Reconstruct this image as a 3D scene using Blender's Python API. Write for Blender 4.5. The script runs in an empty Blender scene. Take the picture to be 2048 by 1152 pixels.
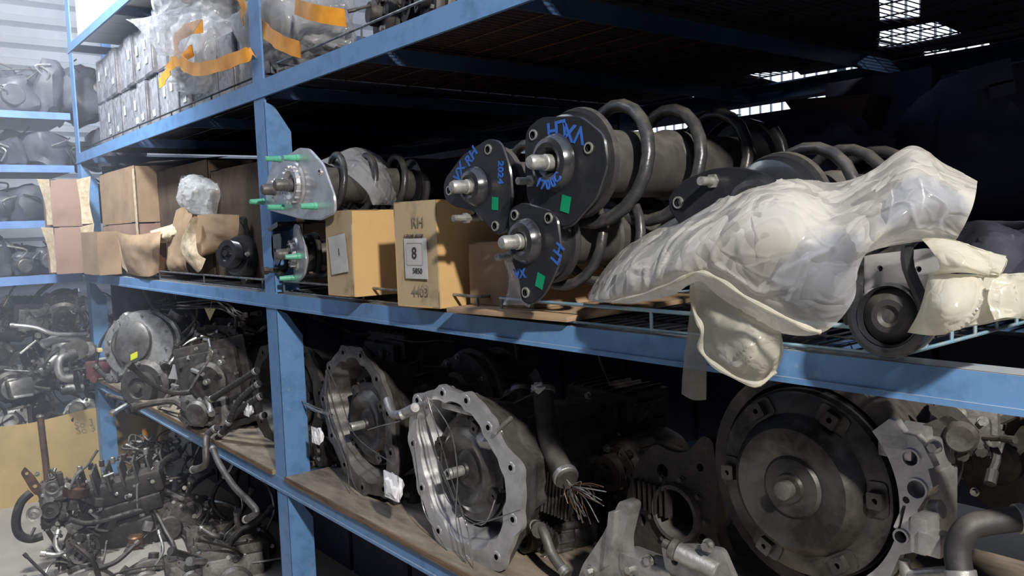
import bpy, bmesh, math, random
from mathutils import Vector, Matrix, noise, geometry
V = Vector
SC = bpy.context.scene
COL = SC.collection
PI = math.pi
# ---------------- camera, world, lights, exposure ----------------
YAW, PITCH, ROLL, FPX = math.radians(38.8), math.radians(4.56), math.radians(-2.08), 1643.3
EYE = V((0, 0, 1.4))
_h = V((math.sin(YAW), math.cos(YAW), 0)); _r = V((math.cos(YAW), -math.sin(YAW), 0)); _u = V((0, 0, 1))
_fw = _h*math.cos(PITCH) - _u*math.sin(PITCH); _up = _u*math.cos(PITCH) + _h*math.sin(PITCH)
_rt = _r*math.cos(ROLL) + _up*math.sin(ROLL); _up2 = _up*math.cos(ROLL) - _r*math.sin(ROLL)
cam = bpy.data.objects.new('camera', bpy.data.cameras.new('camera')); COL.objects.link(cam)
cm = Matrix((_rt, _up2, -_fw)).transposed().to_4x4(); cm.translation = EYE
cam.matrix_world = cm
cam.data.sensor_width = 36.0; cam.data.lens = FPX/2048*36.0; cam.data.clip_start = 0.02
SC.camera = cam
SC.view_settings.view_transform = 'Standard'; SC.view_settings.look = 'None'
SC.view_settings.gamma = 1.0; SC.view_settings.use_curve_mapping = False
SC.view_settings.exposure = 0.34
SC.cycles.use_denoising = True
SC.cycles.max_bounces = 8; SC.cycles.transparent_max_bounces = 12; SC.cycles.caustics_reflective = False
wd = bpy.data.worlds.new('world'); SC.world = wd; wd.use_nodes = True
wd.node_tree.nodes['Background'].inputs[0].default_value = (0.32, 0.42, 0.75, 1)
wd.node_tree.nodes['Background'].inputs[1].default_value = 0.06
def lamp(name, kind, loc, power, color, size, target=None, **kw):
    l = bpy.data.lights.new(name, kind); l.energy = power; l.color = color
    if kind == 'AREA':
        l.shape = 'RECTANGLE'; l.size = size[0]; l.size_y = size[1]
    else:
        l.shadow_soft_size = size
    for k, v in kw.items(): setattr(l, k, v)
    o = bpy.data.objects.new(name, l); COL.objects.link(o); o.location = loc
    if target is not None:
        o.rotation_euler = (V(target)-V(loc)).to_track_quat('-Z', 'Y').to_euler()
    return o
lamp('work_light', 'POINT', (-0.15, -1.45, 2.85), 480, (1.0, 0.95, 0.88), 0.07)
lamp('aisle_light', 'SPOT', (0.1, 3.3, 3.3), 480, (0.88, 0.93, 1.0), 0.15, target=(0.9, 5.2, 1.6), spot_size=2.3, spot_blend=0.8)
lamp('fill_light', 'AREA', (0.0, 1.0, 5.2), 85, (0.55, 0.70, 1.0), (4.5, 7.0), target=(0.0, 1.0, 0))  # unseen bluish fill, added to lift the black shade
lamp('roof_light', 'AREA', (-0.6, 4.2, 4.4), 28, (0.85, 0.92, 1.0), (2.0, 1.0), target=(0.6, 4.6, 0))

def at(px, py, X=None, Y=None, Z=None):
    d = _rt*((px-1024)/FPX) - _up2*((py-576)/FPX) + _fw
    if X is not None: t = (X-EYE.x)/d.x
    elif Y is not None: t = (Y-EYE.y)/d.y
    else: t = (Z-EYE.z)/d.z
    return EYE + d*t
# ---------------- materials ----------------
MATS = {}
def mat(name, col, rough=0.5, metal=0.0, col2=None, nscale=20.0, lo=0.4, hi=0.65, bump=0.0, bscale=60.0, spec=0.5,
        dust=0.0, dcol=(0.32, 0.29, 0.24), rough2=None, alpha=None, coat=0.0, crinkle=0.0, trans=0.0, emit=None, estr=0.0, stretch=None):
    m = bpy.data.materials.new(name); m.use_nodes = True; nt = m.node_tree; N = nt.nodes; L = nt.links
    b = N['Principled BSDF']; b.inputs['Roughness'].default_value = rough; b.inputs['Metallic'].default_value = metal
    b.inputs['Specular IOR Level'].default_value = spec; b.inputs['Coat Weight'].default_value = coat
    tc = N.new('ShaderNodeTexCoord'); src = tc.outputs['Object']
    if stretch:
        mp = N.new('ShaderNodeMapping'); mp.inputs['Scale'].default_value = stretch; L.new(src, mp.inputs[0]); src = mp.outputs[0]
    cur = None
    if col2 is not None:
        n = N.new('ShaderNodeTexNoise'); n.inputs['Scale'].default_value = nscale; n.inputs['Detail'].default_value = 6; n.inputs['Roughness'].default_value = 0.65
        L.new(src, n.inputs['Vector'])
        r = N.new('ShaderNodeMapRange'); r.inputs[1].default_value = lo; r.inputs[2].default_value = hi; L.new(n.outputs[0], r.inputs[0])
        mx = N.new('ShaderNodeMix'); mx.data_type = 'RGBA'; mx.inputs[6].default_value = (*col, 1); mx.inputs[7].default_value = (*col2, 1)
        L.new(r.outputs[0], mx.inputs[0]); cur = mx.outputs[2]
        if rough2 is not None:
            rr = N.new('ShaderNodeMapRange'); rr.inputs[3].default_value = rough; rr.inputs[4].default_value = rough2
            L.new(r.outputs[0], rr.inputs[0]); L.new(rr.outputs[0], b.inputs['Roughness'])
    if dust > 0:
        g = N.new('ShaderNodeNewGeometry'); s = N.new('ShaderNodeSeparateXYZ'); L.new(g.outputs['Normal'], s.inputs[0])
        n2 = N.new('ShaderNodeTexNoise'); n2.inputs['Scale'].default_value = 35; n2.inputs['Detail'].default_value = 5; L.new(tc.outputs['Object'], n2.inputs['Vector'])
        a = N.new('ShaderNodeMath'); a.operation = 'MULTIPLY_ADD'; L.new(s.outputs[2], a.inputs[0]); a.inputs[1].default_value = 0.5; L.new(n2.outputs[0], a.inputs[2])
        r2 = N.new('ShaderNodeMapRange'); r2.inputs[1].default_value = 0.62; r2.inputs[2].default_value = 1.0; r2.inputs[4].default_value = dust; L.new(a.outputs[0], r2.inputs[0])
        mx2 = N.new('ShaderNodeMix'); mx2.data_type = 'RGBA'; mx2.inputs[6].default_value = (*col, 1); mx2.inputs[7].default_value = (*dcol, 1)
        if cur is not None: L.new(cur, mx2.inputs[6])
        L.new(r2.outputs[0], mx2.inputs[0]); cur = mx2.outputs[2]
    if cur is not None: L.new(cur, b.inputs['Base Color'])
    else: b.inputs['Base Color'].default_value = (*col, 1)
    if bump > 0:
        nb = N.new('ShaderNodeTexNoise'); nb.inputs['Scale'].default_value = bscale; nb.inputs['Detail'].default_value = 5; L.new(src, nb.inputs['Vector'])
        bp = N.new('ShaderNodeBump'); bp.inputs['Strength'].default_value = bump; bp.inputs['Distance'].default_value = 0.004
        L.new(nb.outputs[0], bp.inputs['Height']); L.new(bp.outputs[0], b.inputs['Normal'])
    if crinkle > 0:
        nw = N.new('ShaderNodeTexNoise'); nw.inputs['Scale'].default_value = 6; nw.inputs['Detail'].default_value = 3; L.new(src, nw.inputs['Vector'])
        vm = N.new('ShaderNodeVectorMath'); vm.operation = 'MULTIPLY_ADD'; L.new(nw.outputs['Color'], vm.inputs[0]); vm.inputs[1].default_value = (.22, .22, .22); L.new(src, vm.inputs[2])
        prev = None
        for sc, st in ((13.0, 0.6),):
            vo = N.new('ShaderNodeTexVoronoi'); vo.feature = 'DISTANCE_TO_EDGE'; vo.inputs['Scale'].default_value = sc; L.new(vm.outputs[0], vo.inputs['Vector'])
            mr = N.new('ShaderNodeMath'); mr.operation = 'POWER'; mr.inputs[1].default_value = 0.7; L.new(vo.outputs['Distance'], mr.inputs[0])
            bp = N.new('ShaderNodeBump'); bp.inputs['Strength'].default_value = crinkle*st; bp.inputs['Distance'].default_value = 0.10/sc
            L.new(mr.outputs[0], bp.inputs['Height'])
            if prev is not None: L.new(prev.outputs[0], bp.inputs['Normal'])
            prev = bp
        fv = N.new('ShaderNodeTexVoronoi'); fv.inputs['Scale'].default_value = 34; fv.inputs['Randomness'].default_value = 1.0; L.new(vm.outputs[0], fv.inputs['Vector'])
        f1 = N.new('ShaderNodeVectorMath'); f1.operation = 'SUBTRACT'; L.new(fv.outputs['Color'], f1.inputs[0]); f1.inputs[1].default_value = (.5, .5, .5)
        f2 = N.new('ShaderNodeVectorMath'); f2.operation = 'MULTIPLY_ADD'; L.new(f1.outputs[0], f2.inputs[0]); f2.inputs[1].default_value = (crinkle*.42,)*3; L.new(prev.outputs[0], f2.inputs[2])
        f3 = N.new('ShaderNodeVectorMath'); f3.operation = 'NORMALIZE'; L.new(f2.outputs[0], f3.inputs[0])
        L.new(f3.outputs[0], b.inputs['Normal'])
    if emit: b.inputs['Emission Color'].default_value = (*emit, 1); b.inputs['Emission Strength'].default_value = estr
    if alpha is not None or trans > 0:
        # thin film: partly see-through, partly translucent
        out = N['Material Output']
        tl = N.new('ShaderNodeBsdfTranslucent'); tl.inputs[0].default_value = (*col, 1)
        if cur is not None: L.new(cur, tl.inputs[0])
        m1 = N.new('ShaderNodeMixShader'); m1.inputs[0].default_value = trans; L.new(b.outputs[0], m1.inputs[1]); L.new(tl.outputs[0], m1.inputs[2])
        tr = N.new('ShaderNodeBsdfTransparent'); m2 = N.new('ShaderNodeMixShader')
        lw = N.new('ShaderNodeLayerWeight'); lw.inputs[0].default_value = 0.35
        ma = N.new('ShaderNodeMath'); ma.operation = 'MULTIPLY_ADD'; L.new(lw.outputs['Facing'], ma.inputs[0]); ma.inputs[1].default_value = 0.45; ma.inputs[2].default_value = alpha if alpha is not None else 1.0
        ma.use_clamp = True
        L.new(ma.outputs[0], m2.inputs[0]); L.new(tr.outputs[0], m2.inputs[1]); L.new(m1.outputs[0], m2.inputs[2]); L.new(m2.outputs[0], out.inputs[0])
    MATS[name] = m; return m
mat('blue', (0.125, 0.265, 0.50), 0.42, 0.0, (0.075, 0.165, 0.32), 14, 0.5, 0.75, bump=0.15, bscale=40, dust=0.75, dcol=(0.42, 0.40, 0.35))
mat('blue_far', (0.16, 0.30, 0.62), 0.5, 0.0, (0.11, 0.22, 0.5), 10, dust=0.4)
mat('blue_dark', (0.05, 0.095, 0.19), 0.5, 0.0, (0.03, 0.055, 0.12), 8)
mat('teal_sheet', (0.045, 0.11, 0.17), 0.4, 0.2, (0.14, 0.17, 0.17), 16, 0.52, 0.8, dust=0.3)
mat('wire_blue', (0.18, 0.34, 0.46), 0.4, 0.2, (0.30, 0.36, 0.38), 30)
mat('wire', (0.26, 0.28, 0.30), 0.35, 0.6, (0.10, 0.10, 0.11), 30)
mat('wire_dark', (0.05, 0.052, 0.06), 0.5, 0.5, (0.03, 0.02, 0.018), 30)
mat('steel_bright', (0.62, 0.62, 0.60), 0.25, 0.9, (0.32, 0.31, 0.29), 30)
mat('alu', (0.50, 0.50, 0.49), 0.42, 0.75, (0.20, 0.19, 0.175), 18, 0.42, 0.7, bump=0.25, bscale=90, rough2=0.6)
mat('alu_clean', (0.62, 0.62, 0.63), 0.33, 0.7, (0.42, 0.42, 0.43), 14, 0.45, 0.7, bump=0.12, bscale=70)
mat('alu_dark', (0.17, 0.165, 0.16), 0.5, 0.5, (0.06, 0.055, 0.05), 16, 0.4, 0.65, bump=0.3, bscale=70, dust=0.25)
mat('iron', (0.075, 0.07, 0.066), 0.55, 0.4, (0.03, 0.027, 0.025), 20, 0.4, 0.65, bump=0.35, bscale=60, dust=0.35)
mat('grime', (0.045, 0.042, 0.04), 0.5, 0.3, (0.10, 0.088, 0.075), 22, 0.45, 0.75, bump=0.4, bscale=50, dust=0.25)
mat('rusty', (0.14, 0.065, 0.04), 0.65, 0.3, (0.05, 0.035, 0.03), 24, 0.4, 0.6, bump=0.4, bscale=80)
mat('copper', (0.26, 0.15, 0.08), 0.45, 0.6, (0.07, 0.045, 0.03), 14, 0.4, 0.7)
mat('maroon', (0.14, 0.04, 0.045), 0.5, 0.2, (0.06, 0.03, 0.03), 20)
mat('gloss_black', (0.018, 0.019, 0.022), 0.24, 0.0, (0.035, 0.035, 0.037), 20, 0.5, 0.8, bump=0.12, bscale=25, spec=0.6, coat=0.3)
mat('spring', (0.03, 0.031, 0.033), 0.33, 0.0, (0.06, 0.06, 0.06), 40, 0.5, 0.75, bump=0.15, bscale=120, dust=0.2)
mat('damper', (0.07, 0.068, 0.062), 0.5, 0.1, (0.04, 0.04, 0.038), 15, dust=0.25)
mat('rubber', (0.025, 0.025, 0.026), 0.6, 0.0, (0.05, 0.047, 0.044), 25, 0.5, 0.75, bump=0.2, dust=0.2)
mat('zinc', (0.45, 0.45, 0.42), 0.45, 0.6, (0.25, 0.25, 0.23), 90)
mat('green_cap', (0.10, 0.42, 0.27), 0.4, 0.0, (0.16, 0.5, 0.36), 30)
mat('green_sticker', (0.0, 0.24, 0.11), 0.5)
mat('ink_blue', (0.03, 0.11, 0.42), 0.5)
mat('ink_black', (0.03, 0.028, 0.03), 0.6)
mat('ink_grey', (0.21, 0.17, 0.12), 0.7)
mat('hole_black', (0.004, 0.004, 0.004), 1.0, spec=0.0)
mat('carton', (0.56, 0.36, 0.155), 0.75, 0.0, (0.46, 0.30, 0.14), 5, 0.4, 0.7, bump=0.12, bscale=8, spec=0.2)
mat('carton_dirty', (0.40, 0.31, 0.19), 0.8, 0.0, (0.14, 0.115, 0.085), 9, 0.5, 0.72, bump=0.1, bscale=8, spec=0.2)
mat('carton_old', (0.36, 0.25, 0.155), 0.8, 0.0, (0.25, 0.17, 0.11), 7, 0.4, 0.7, bump=0.2, bscale=12, spec=0.2)
mat('carton_pink', (0.35, 0.23, 0.18), 0.8, 0.0, (0.26, 0.16, 0.125), 6, spec=0.2)
mat('carton_inside', (0.22, 0.11, 0.055), 0.85, spec=0.1)
mat('carton_shaded', (0.10, 0.075, 0.055), 0.85, 0.0, (0.05, 0.038, 0.03), 5, spec=0.1)  # brown cardboard with shadow put into its colour
mat('torn_edge', (0.60, 0.50, 0.36), 0.85, 0.0, (0.42, 0.33, 0.22), 40, bump=0.5, bscale=60, spec=0.1)
mat('bin_yellow', (0.58, 0.42, 0.19), 0.7, 0.0, (0.42, 0.32, 0.17), 3, 0.42, 0.65, bump=0.25, bscale=5, spec=0.25)
mat('paper', (0.72, 0.73, 0.74), 0.7, 0.0, (0.55, 0.55, 0.56), 8, spec=0.2)
mat('label_grey', (0.47, 0.47, 0.47), 0.7, 0.0, (0.34, 0.34, 0.33), 10, spec=0.2)
mat('tissue', (0.88, 0.89, 0.90), 0.8, spec=0.1, bump=0.3, bscale=60)
mat('film_cream', (0.74, 0.71, 0.60), 0.26, 0.0, (0.66, 0.64, 0.55), 6, 0.4, 0.6, crinkle=0.55, alpha=0.70, trans=0.45, spec=0.7)
mat('film_clear', (0.80, 0.82, 0.86), 0.15, 0.0, crinkle=0.9, alpha=0.14, trans=0.35, spec=1.0)
mat('film_milky', (0.82, 0.83, 0.82), 0.2, 0.0, (0.72, 0.74, 0.76), 8, crinkle=0.9, alpha=0.32, trans=0.4, spec=0.9)
mat('film_dirty', (0.55, 0.52, 0.42), 0.3, 0.0, (0.40, 0.38, 0.32), 9, crinkle=0.8, alpha=0.4, trans=0.35)
mat('tape_orange', (0.80, 0.36, 0.04), 0.35, 0.0, (0.60, 0.24, 0.03), 10, bump=0.1)
mat('end_part', (0.10, 0.105, 0.13), 0.4, 0.1, (0.045, 0.046, 0.06), 7, 0.4, 0.65, bump=0.4, bscale=18, spec=0.6)
mat('wrap_box', (0.075, 0.073, 0.085), 0.30, 0.0, (0.16, 0.155, 0.17), 9, 0.45, 0.7, bump=0.35, bscale=14, spec=0.8, stretch=(1, 1, 2.5))
mat('wrap_part', (0.30, 0.31, 0.335), 0.4, 0.0, (0.17, 0.17, 0.19), 7, 0.4, 0.65, bump=0.4, bscale=18, spec=0.7)
mat('white_box', (0.80, 0.80, 0.80), 0.6)
mat('wood', (0.36, 0.30, 0.23), 0.8, 0.0, (0.17, 0.14, 0.11), 7, 0.38, 0.66, bump=0.35, bscale=14, spec=0.2, stretch=(3.0, 0.7, 1))
mat('wood_edge', (0.22, 0.15, 0.10), 0.85, 0.0, (0.10, 0.07, 0.05), 20, bump=0.4, bscale=30, spec=0.15, stretch=(1, 0.3, 4))
mat('concrete', (0.40, 0.37, 0.33), 0.8, 0.0, (0.30, 0.275, 0.245), 2.5, 0.35, 0.7, bump=0.2, bscale=20, spec=0.2)
mat('corrugated', (0.62, 0.66, 0.74), 0.5, 0.0, (0.5, 0.54, 0.62), 3)
mat('dark_wall', (0.04, 0.045, 0.085), 0.9, 0.0, (0.022, 0.024, 0.04), 2)
mat('roof', (0.05, 0.05, 0.06), 0.8)
mat('skylight', (0.8, 0.85, 0.9), 0.4, emit=(0.78, 0.87, 1.0), estr=1.1)
mat('tag_cream', (0.78, 0.62, 0.30), 0.5)
mat('lime', (0.45, 0.50, 0.02), 0.5)
mat('dark_box', (0.035, 0.038, 0.075), 0.8, 0.0, (0.05, 0.05, 0.09), 4)  # navy of the deep rack shade put into the base colour
mat('disc_steel', (0.15, 0.145, 0.135), 0.36, 0.85, (0.05, 0.047, 0.045), 9, 0.42, 0.62, bump=0.2, bscale=40, rough2=0.55)
mat('dark_bag', (0.05, 0.05, 0.065), 0.4, 0.0, (0.03, 0.03, 0.045), 8, bump=0.3, bscale=15)
def sheet_mat(c_list):
    m = mat('film_sheet', (0.82, 0.79, 0.71), 0.24, 0.0, (0.76, 0.74, 0.68), 6, 0.4, 0.6, crinkle=0.75, alpha=0.70, trans=0.45, spec=0.8)
    nt = m.node_tree; N = nt.nodes; L = nt.links; b = N['Principled BSDF']
    tc = N.new('ShaderNodeTexCoord'); nz = N.new('ShaderNodeTexNoise'); nz.inputs['Scale'].default_value = 14; nz.inputs['Detail'].default_value = 4; L.new(tc.outputs['Object'], nz.inputs['Vector'])
    acc = None
    for c, rad in c_list:
        d = N.new('ShaderNodeVectorMath'); d.operation = 'DISTANCE'; L.new(tc.outputs['Object'], d.inputs[0]); d.inputs[1].default_value = c
        a = N.new('ShaderNodeMath'); a.operation = 'MULTIPLY_ADD'; L.new(nz.outputs[0], a.inputs[0]); a.inputs[1].default_value = 0.07; L.new(d.outputs['Value'], a.inputs[2])
        r = N.new('ShaderNodeMapRange'); r.interpolation_type = 'SMOOTHSTEP'; r.inputs[1].default_value = rad+.045; r.inputs[2].default_value = rad+.02; L.new(a.outputs[0], r.inputs[0])
        if acc is None: acc = r.outputs[0]
        else:
            mm = N.new('ShaderNodeMath'); mm.operation = 'MAXIMUM'; L.new(acc, mm.inputs[0]); L.new(r.outputs[0], mm.inputs[1]); acc = mm.outputs[0]
    mx = N.new('ShaderNodeMix'); mx.data_type = 'RGBA'; L.new(acc, mx.inputs[0]); mx.inputs[7].default_value = (0.72, 0.75, 0.82, 1)
    L.new(b.inputs['Base Color'].links[0].from_socket, mx.inputs[6]); L.new(mx.outputs[2], b.inputs['Base Color'])
    for l in list(nt.links):
        if l.to_node.type == 'MIX_SHADER' and l.to_socket == l.to_node.inputs[0] and l.from_node.type == 'MATH':
            k = N.new('ShaderNodeMath'); k.operation = 'MULTIPLY_ADD'; L.new(acc, k.inputs[0]); k.inputs[1].default_value = -0.30; L.new(l.from_socket, k.inputs[2]); L.new(k.outputs[0], l.to_socket); break
    return m
# ---------------- mesh helpers ----------------
def FR(o, z, y=(0, 0, 1)):
    """frame: local z axis along z, local y near y"""
    z = V(z).normalized(); y = V(y); x = y.cross(z)
    if x.length < 1e-6: x = V((1, 0, 0)).cross(z)
    x.normalize(); y = z.cross(x)
    m = Matrix((x, y, z)).transposed().to_4x4(); m.translation = V(o); return m
def RT(loc, rx=0, ry=0, rz=0):
    return Matrix.Translation(V(loc)) @ Matrix.Rotation(rz, 4, 'Z') @ Matrix.Rotation(ry, 4, 'Y') @ Matrix.Rotation(rx, 4, 'X')
def catmull(p, n=6, closed=False):
    p = [V(q) for q in p]; out = []; k = len(p)
    if k < 3: return p
    rng = range(k) if closed else range(k-1)
    for i in rng:
        if closed: a, b, c, d = p[(i-1) % k], p[i], p[(i+1) % k], p[(i+2) % k]
        else: a, b, c, d = p[max(i-1, 0)], p[i], p[i+1], p[min(i+2, k-1)]
        for j in range(n):
            t = j/n
            out.append(0.5*((2*b)+(c-a)*t+(2*a-5*b+4*c-d)*t*t+(3*b-a-3*c+d)*t**3))
    if not closed: out.append(p[-1])
    return out
class G:
    def __init__(s, M=None): s.v = []; s.f = []; s.M = M
    def add(s, vs, fs, M=None):
        k = len(s.v)
        if M is None: M = s.M
        elif s.M is not None: M = s.M @ M
        s.v += [tuple(M @ V(q)) for q in vs] if M is not None else [tuple(q) for q in vs]
        s.f += [tuple(i+k for i in f) for f in fs]; return s
    def box(s, c, d, M=None, b=0.0):
        x, y, z = d[0]/2, d[1]/2, d[2]/2; b = min(b, x*.9, y*.9, z*.9)
        c = V(c)
        if b <= 0:
            vs = [c+V((i*x, j*y, k*z)) for i in (-1, 1) for j in (-1, 1) for k in (-1, 1)]
            return s.add(vs, [(0, 1, 3, 2), (4, 6, 7, 5), (0, 4, 5, 1), (2, 3, 7, 6), (0, 2, 6, 4), (1, 5, 7, 3)], M)
        bm = bmesh.new(); bmesh.ops.create_cube(bm, size=1.0)
        for q in bm.verts: q.co = V((q.co.x*2*x, q.co.y*2*y, q.co.z*2*z))
        bmesh.ops.bevel(bm, geom=bm.edges[:], offset=b, segments=2, profile=0.6, affect='EDGES')
        bm.verts.ensure_lookup_table()
        vs = [c+q.co for q in bm.verts]; fs = [[q.index for q in f.verts] for f in bm.faces]; bm.free()
        return s.add(vs, fs, M)
    def lathe(s, prof, M=None, n=28, cap=True, a0=0, a1=2*PI):
        full = abs(a1-a0-2*PI) < 1e-6; m = n if full else n+1
        vs = []; fs = []
        for r, z in prof:
            for i in range(m):
                a = a0+(a1-a0)*i/n; vs.append((r*math.cos(a), r*math.sin(a), z))
        for j in range(len(prof)-1):
            for i in range(n):
                k = (i+1) % m; fs.append((j*m+i, j*m+k, (j+1)*m+k, (j+1)*m+i))
        if cap and full:
            if prof[0][0] > 1e-5: fs.append(tuple(range(m-1, -1, -1)))
            if prof[-1][0] > 1e-5: fs.append(tuple((len(prof)-1)*m+i for i in range(m)))
        return s.add(vs, fs, M)
    def cyl(s, p0, p1, r0, r1=None, n=16, b=0.0):
        p0, p1 = V(p0), V(p1); L = (p1-p0).length; r1 = r0 if r1 is None else r1
        pr = [(r0, 0), (r1, L)] if b <= 0 else [(r0-b, 0), (r0, b), (r1, L-b), (r1-b, L)]
        return s.lathe(pr, FR(p0, p1-p0, (0, 0, 1) if abs((p1-p0).normalized().z) < 0.95 else (0, 1, 0)), n)
    def tube(s, pts, r, n=8, closed=False, smooth=0, cap=True):
        if smooth: pts = catmull(pts, smooth, closed)
        pts = [V(p) for p in pts]; k = len(pts); vs = []; fs = []; N0 = None
        for i, p in enumerate(pts):
            t = (pts[(i+1) % k]-pts[i-1]) if closed else (pts[min(i+1, k-1)]-pts[max(i-1, 0)])
            if t.length < 1e-9: t = V((0, 0, 1))
            t.normalize()
            if N0 is None:
                N0 = t.cross(V((0, 0, 1)));
                if N0.length < 1e-3: N0 = t.cross(V((0, 1, 0)))
            N0 = (N0-t*N0.dot(t)); N0.normalize(); B = t.cross(N0)
            rr = r(i/(k-1)) if callable(r) else r
            for j in range(n):
                a = 2*PI*j/n; vs.append(p+N0*(rr*math.cos(a))+B*(rr*math.sin(a)))
        for i in range(k if closed else k-1):
            for j in range(n):
                a, b2 = i*n+j, i*n+(j+1) % n; c = ((i+1) % k)*n
                fs.append((a, b2, c+(j+1) % n, c+j))
        if cap and not closed:
            fs.append(tuple(range(n-1, -1, -1))); fs.append(tuple((k-1)*n+j for j in range(n)))
        return s.add(vs, fs)
    def plate(s, outer, holes=(), z0=0.0, z1=0.01, M=None, b=0.0):
        loops = [list(outer)]+[list(h) for h in holes]
        polys = [[V((p[0], p[1], 0)) for p in l] for l in loops]
        tris = geometry.tessellate_polygon(polys)
        flat = [p for l in loops for p in l]; n = len(flat)
        vs = [(p[0], p[1], z0) for p in flat]+[(p[0], p[1], z1) for p in flat]; fs = []
        for a, b_, c in tris:
            A, B, C = flat[a], flat[b_], flat[c]
            if (B[0]-A[0])*(C[1]-A[1])-(B[1]-A[1])*(C[0]-A[0]) < 0: a, b_, c = a, c, b_
            fs.append((a+n, b_+n, c+n)); fs.append((c, b_, a))
        k = 0
        for l in loops:
            m = len(l)
            for i in range(m):
                j = (i+1) % m; fs.append((k+i, k+j, n+k+j, n+k+i))
            k += m
        return s.add(vs, fs, M)
    def blob(s, c, d, seed=0, amp=0.25, sub=3, M=None, freq=1.5, flat=False):
        bm = bmesh.new(); bmesh.ops.create_icosphere(bm, subdivisions=sub, radius=1.0)
        off = V((seed*7.13, seed*3.7, seed*1.9)); vs = []
        for q in bm.verts:
            n0 = q.co.normalized()
            k = 1+amp*noise.noise(n0*freq+off)+amp*0.4*noise.noise(n0*freq*3+off)
            e = V((math.copysign(abs(n0.x)**0.7, n0.x), math.copysign(abs(n0.y)**0.7, n0.y), math.copysign(abs(n0.z)**0.7, n0.z))) if flat else n0
            e = e*k; vs.append(V(c)+V((e.x*d[0]/2, e.y*d[1]/2, e.z*d[2]/2)))
        bm.verts.ensure_lookup_table()
        fs = [[q.index for q in f.verts] for f in bm.faces]; bm.free()
        return s.add(vs, fs, M)
    def bolt(s, p, d, r=0.006, h=0.006, n=6):
        p = V(p); d = V(d).normalized()
        s.cyl(p, p+d*h*0.35, r*1.45, n=12); s.cyl(p+d*h*0.3, p+d*h*1.3, r, n=n); return s
    def obj(s, name, m, parent=None, sharp=32, smooth=True):
        me = bpy.data.meshes.new(name); me.from_pydata(s.v, [], s.f); me.validate(verbose=False)
        me.materials.append(MATS[m] if isinstance(m, str) else m)
        if smooth:
            me.polygons.foreach_set('use_smooth', [True]*len(me.polygons)); me.set_sharp_from_angle(angle=math.radians(sharp))
        me.update(); o = bpy.data.objects.new(name, me); COL.objects.link(o)
        if parent is not None: o.parent = parent
        return o
def circ(cx, cy, r, n=16, ry=None, a0=0):
    ry = ry or r
    return [(cx+r*math.cos(a0+2*PI*i/n), cy+ry*math.sin(a0+2*PI*i/n)) for i in range(n)]
def smooth2(pts, n=5):
    return [(p.x, p.y) for p in catmull([V((a, b, 0)) for a, b in pts], n, True)]
def roundpoly(pts, r, n=4):
    out = []; k = len(pts)
    for i in range(k):
        p = V(pts[i]).to_2d(); a = V(pts[i-1]).to_2d()-p; b = V(pts[(i+1) % k]).to_2d()-p
        q = min(r, a.length*.45, b.length*.45); A = p+a.normalized()*q; B = p+b.normalized()*q
        for j in range(n+1):
            t = j/n; w = A*(1-t)**2+p*2*t*(1-t)+B*t*t; out.append((w.x, w.y))
    return out
def T(name, label, cat, M=None, group=None):
    o = bpy.data.objects.new(name, None); COL.objects.link(o); o.empty_display_size = 0.05
    if M is not None: o.matrix_world = M if isinstance(M, Matrix) else Matrix.Translation(V(M))
    return tag(o, label, cat, group)
def tag(o, label, cat, group=None):
    o['label'] = label; o['category'] = cat
    if group: o['group'] = group
    return o
def struct(o): o['kind'] = 'structure'; return o
def stuff(o): o['kind'] = 'stuff'; return o
def copy_tree(o, parent=None):
    c = o.copy(); COL.objects.link(c)
    if parent is not None: c.parent = parent
    for ch in o.children: copy_tree(ch, c)
    return c
def text(s, size, m, parent, M, name='lettering', ext=0.0004, sx=1.0, bold=0.0):
    cu = bpy.data.curves.new(name, 'FONT'); cu.body = s; cu.size = size; cu.align_x = 'CENTER'; cu.align_y = 'CENTER'; cu.extrude = ext; cu.offset = bold
    cu.resolution_u = 3
    o = bpy.data.objects.new('tmp', cu); COL.objects.link(o)
    me = bpy.data.meshes.new_from_object(o); bpy.data.objects.remove(o)
    me.materials.clear(); me.materials.append(MATS[m]); me.transform(M @ Matrix.Diagonal((sx, 1, 1, 1)))
    r = bpy.data.objects.new(name, me); COL.objects.link(r); r.parent = parent; return r
def bez2(rows, nu, nv):
    """smooth surface through a grid of control points"""
    rr = [catmull(r, nu) for r in rows]
    cols = []
    for i in range(len(rr[0])): cols.append(catmull([r[i] for r in rr], nv))
    return [[cols[i][j] for i in range(len(cols))] for j in range(len(cols[0]))]
def ridged(p):
    a = 1-abs(noise.noise(p)*2.2); return a*a
def crumple(grid, amp, fr, seed, axis=None):
    nr, nc = len(grid), len(grid[0]); off = V((seed*3.3, seed*5.1, seed*2.7)); out = []
    for j in range(nr):
        row = []
        for i in range(nc):
            du = grid[j][min(i+1, nc-1)]-grid[j][max(i-1, 0)]; dv = grid[min(j+1, nr-1)][i]-grid[max(j-1, 0)][i]
            n = du.cross(dv)
            n = n.normalized() if n.length > 1e-12 else V((-1, 0, 0))
            p = grid[j][i]
            w = V((noise.noise(p*fr*.5+off), noise.noise(p*fr*.5+off*2), noise.noise(p*fr*.5+off*3)))*1.2
            q = p*fr*.55+off+w*.6
            n1 = noise.noise(q); n2 = noise.noise(q*1.9+off); n3 = noise.noise(q*4.1+off*2)
            fold = abs(n1)*1.6-.35; crease = math.exp(-(n2/.045)**2)*.32+math.exp(-(n3/.05)**2)*.10
            e = min(i, nc-1-i, j, nr-1-j)/6; d = (fold-crease+n3*.05+n1*.4)*(.25+.75*min(1, e))
            row.append(p+n*(amp*d))
        out.append(row)
    return out
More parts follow.
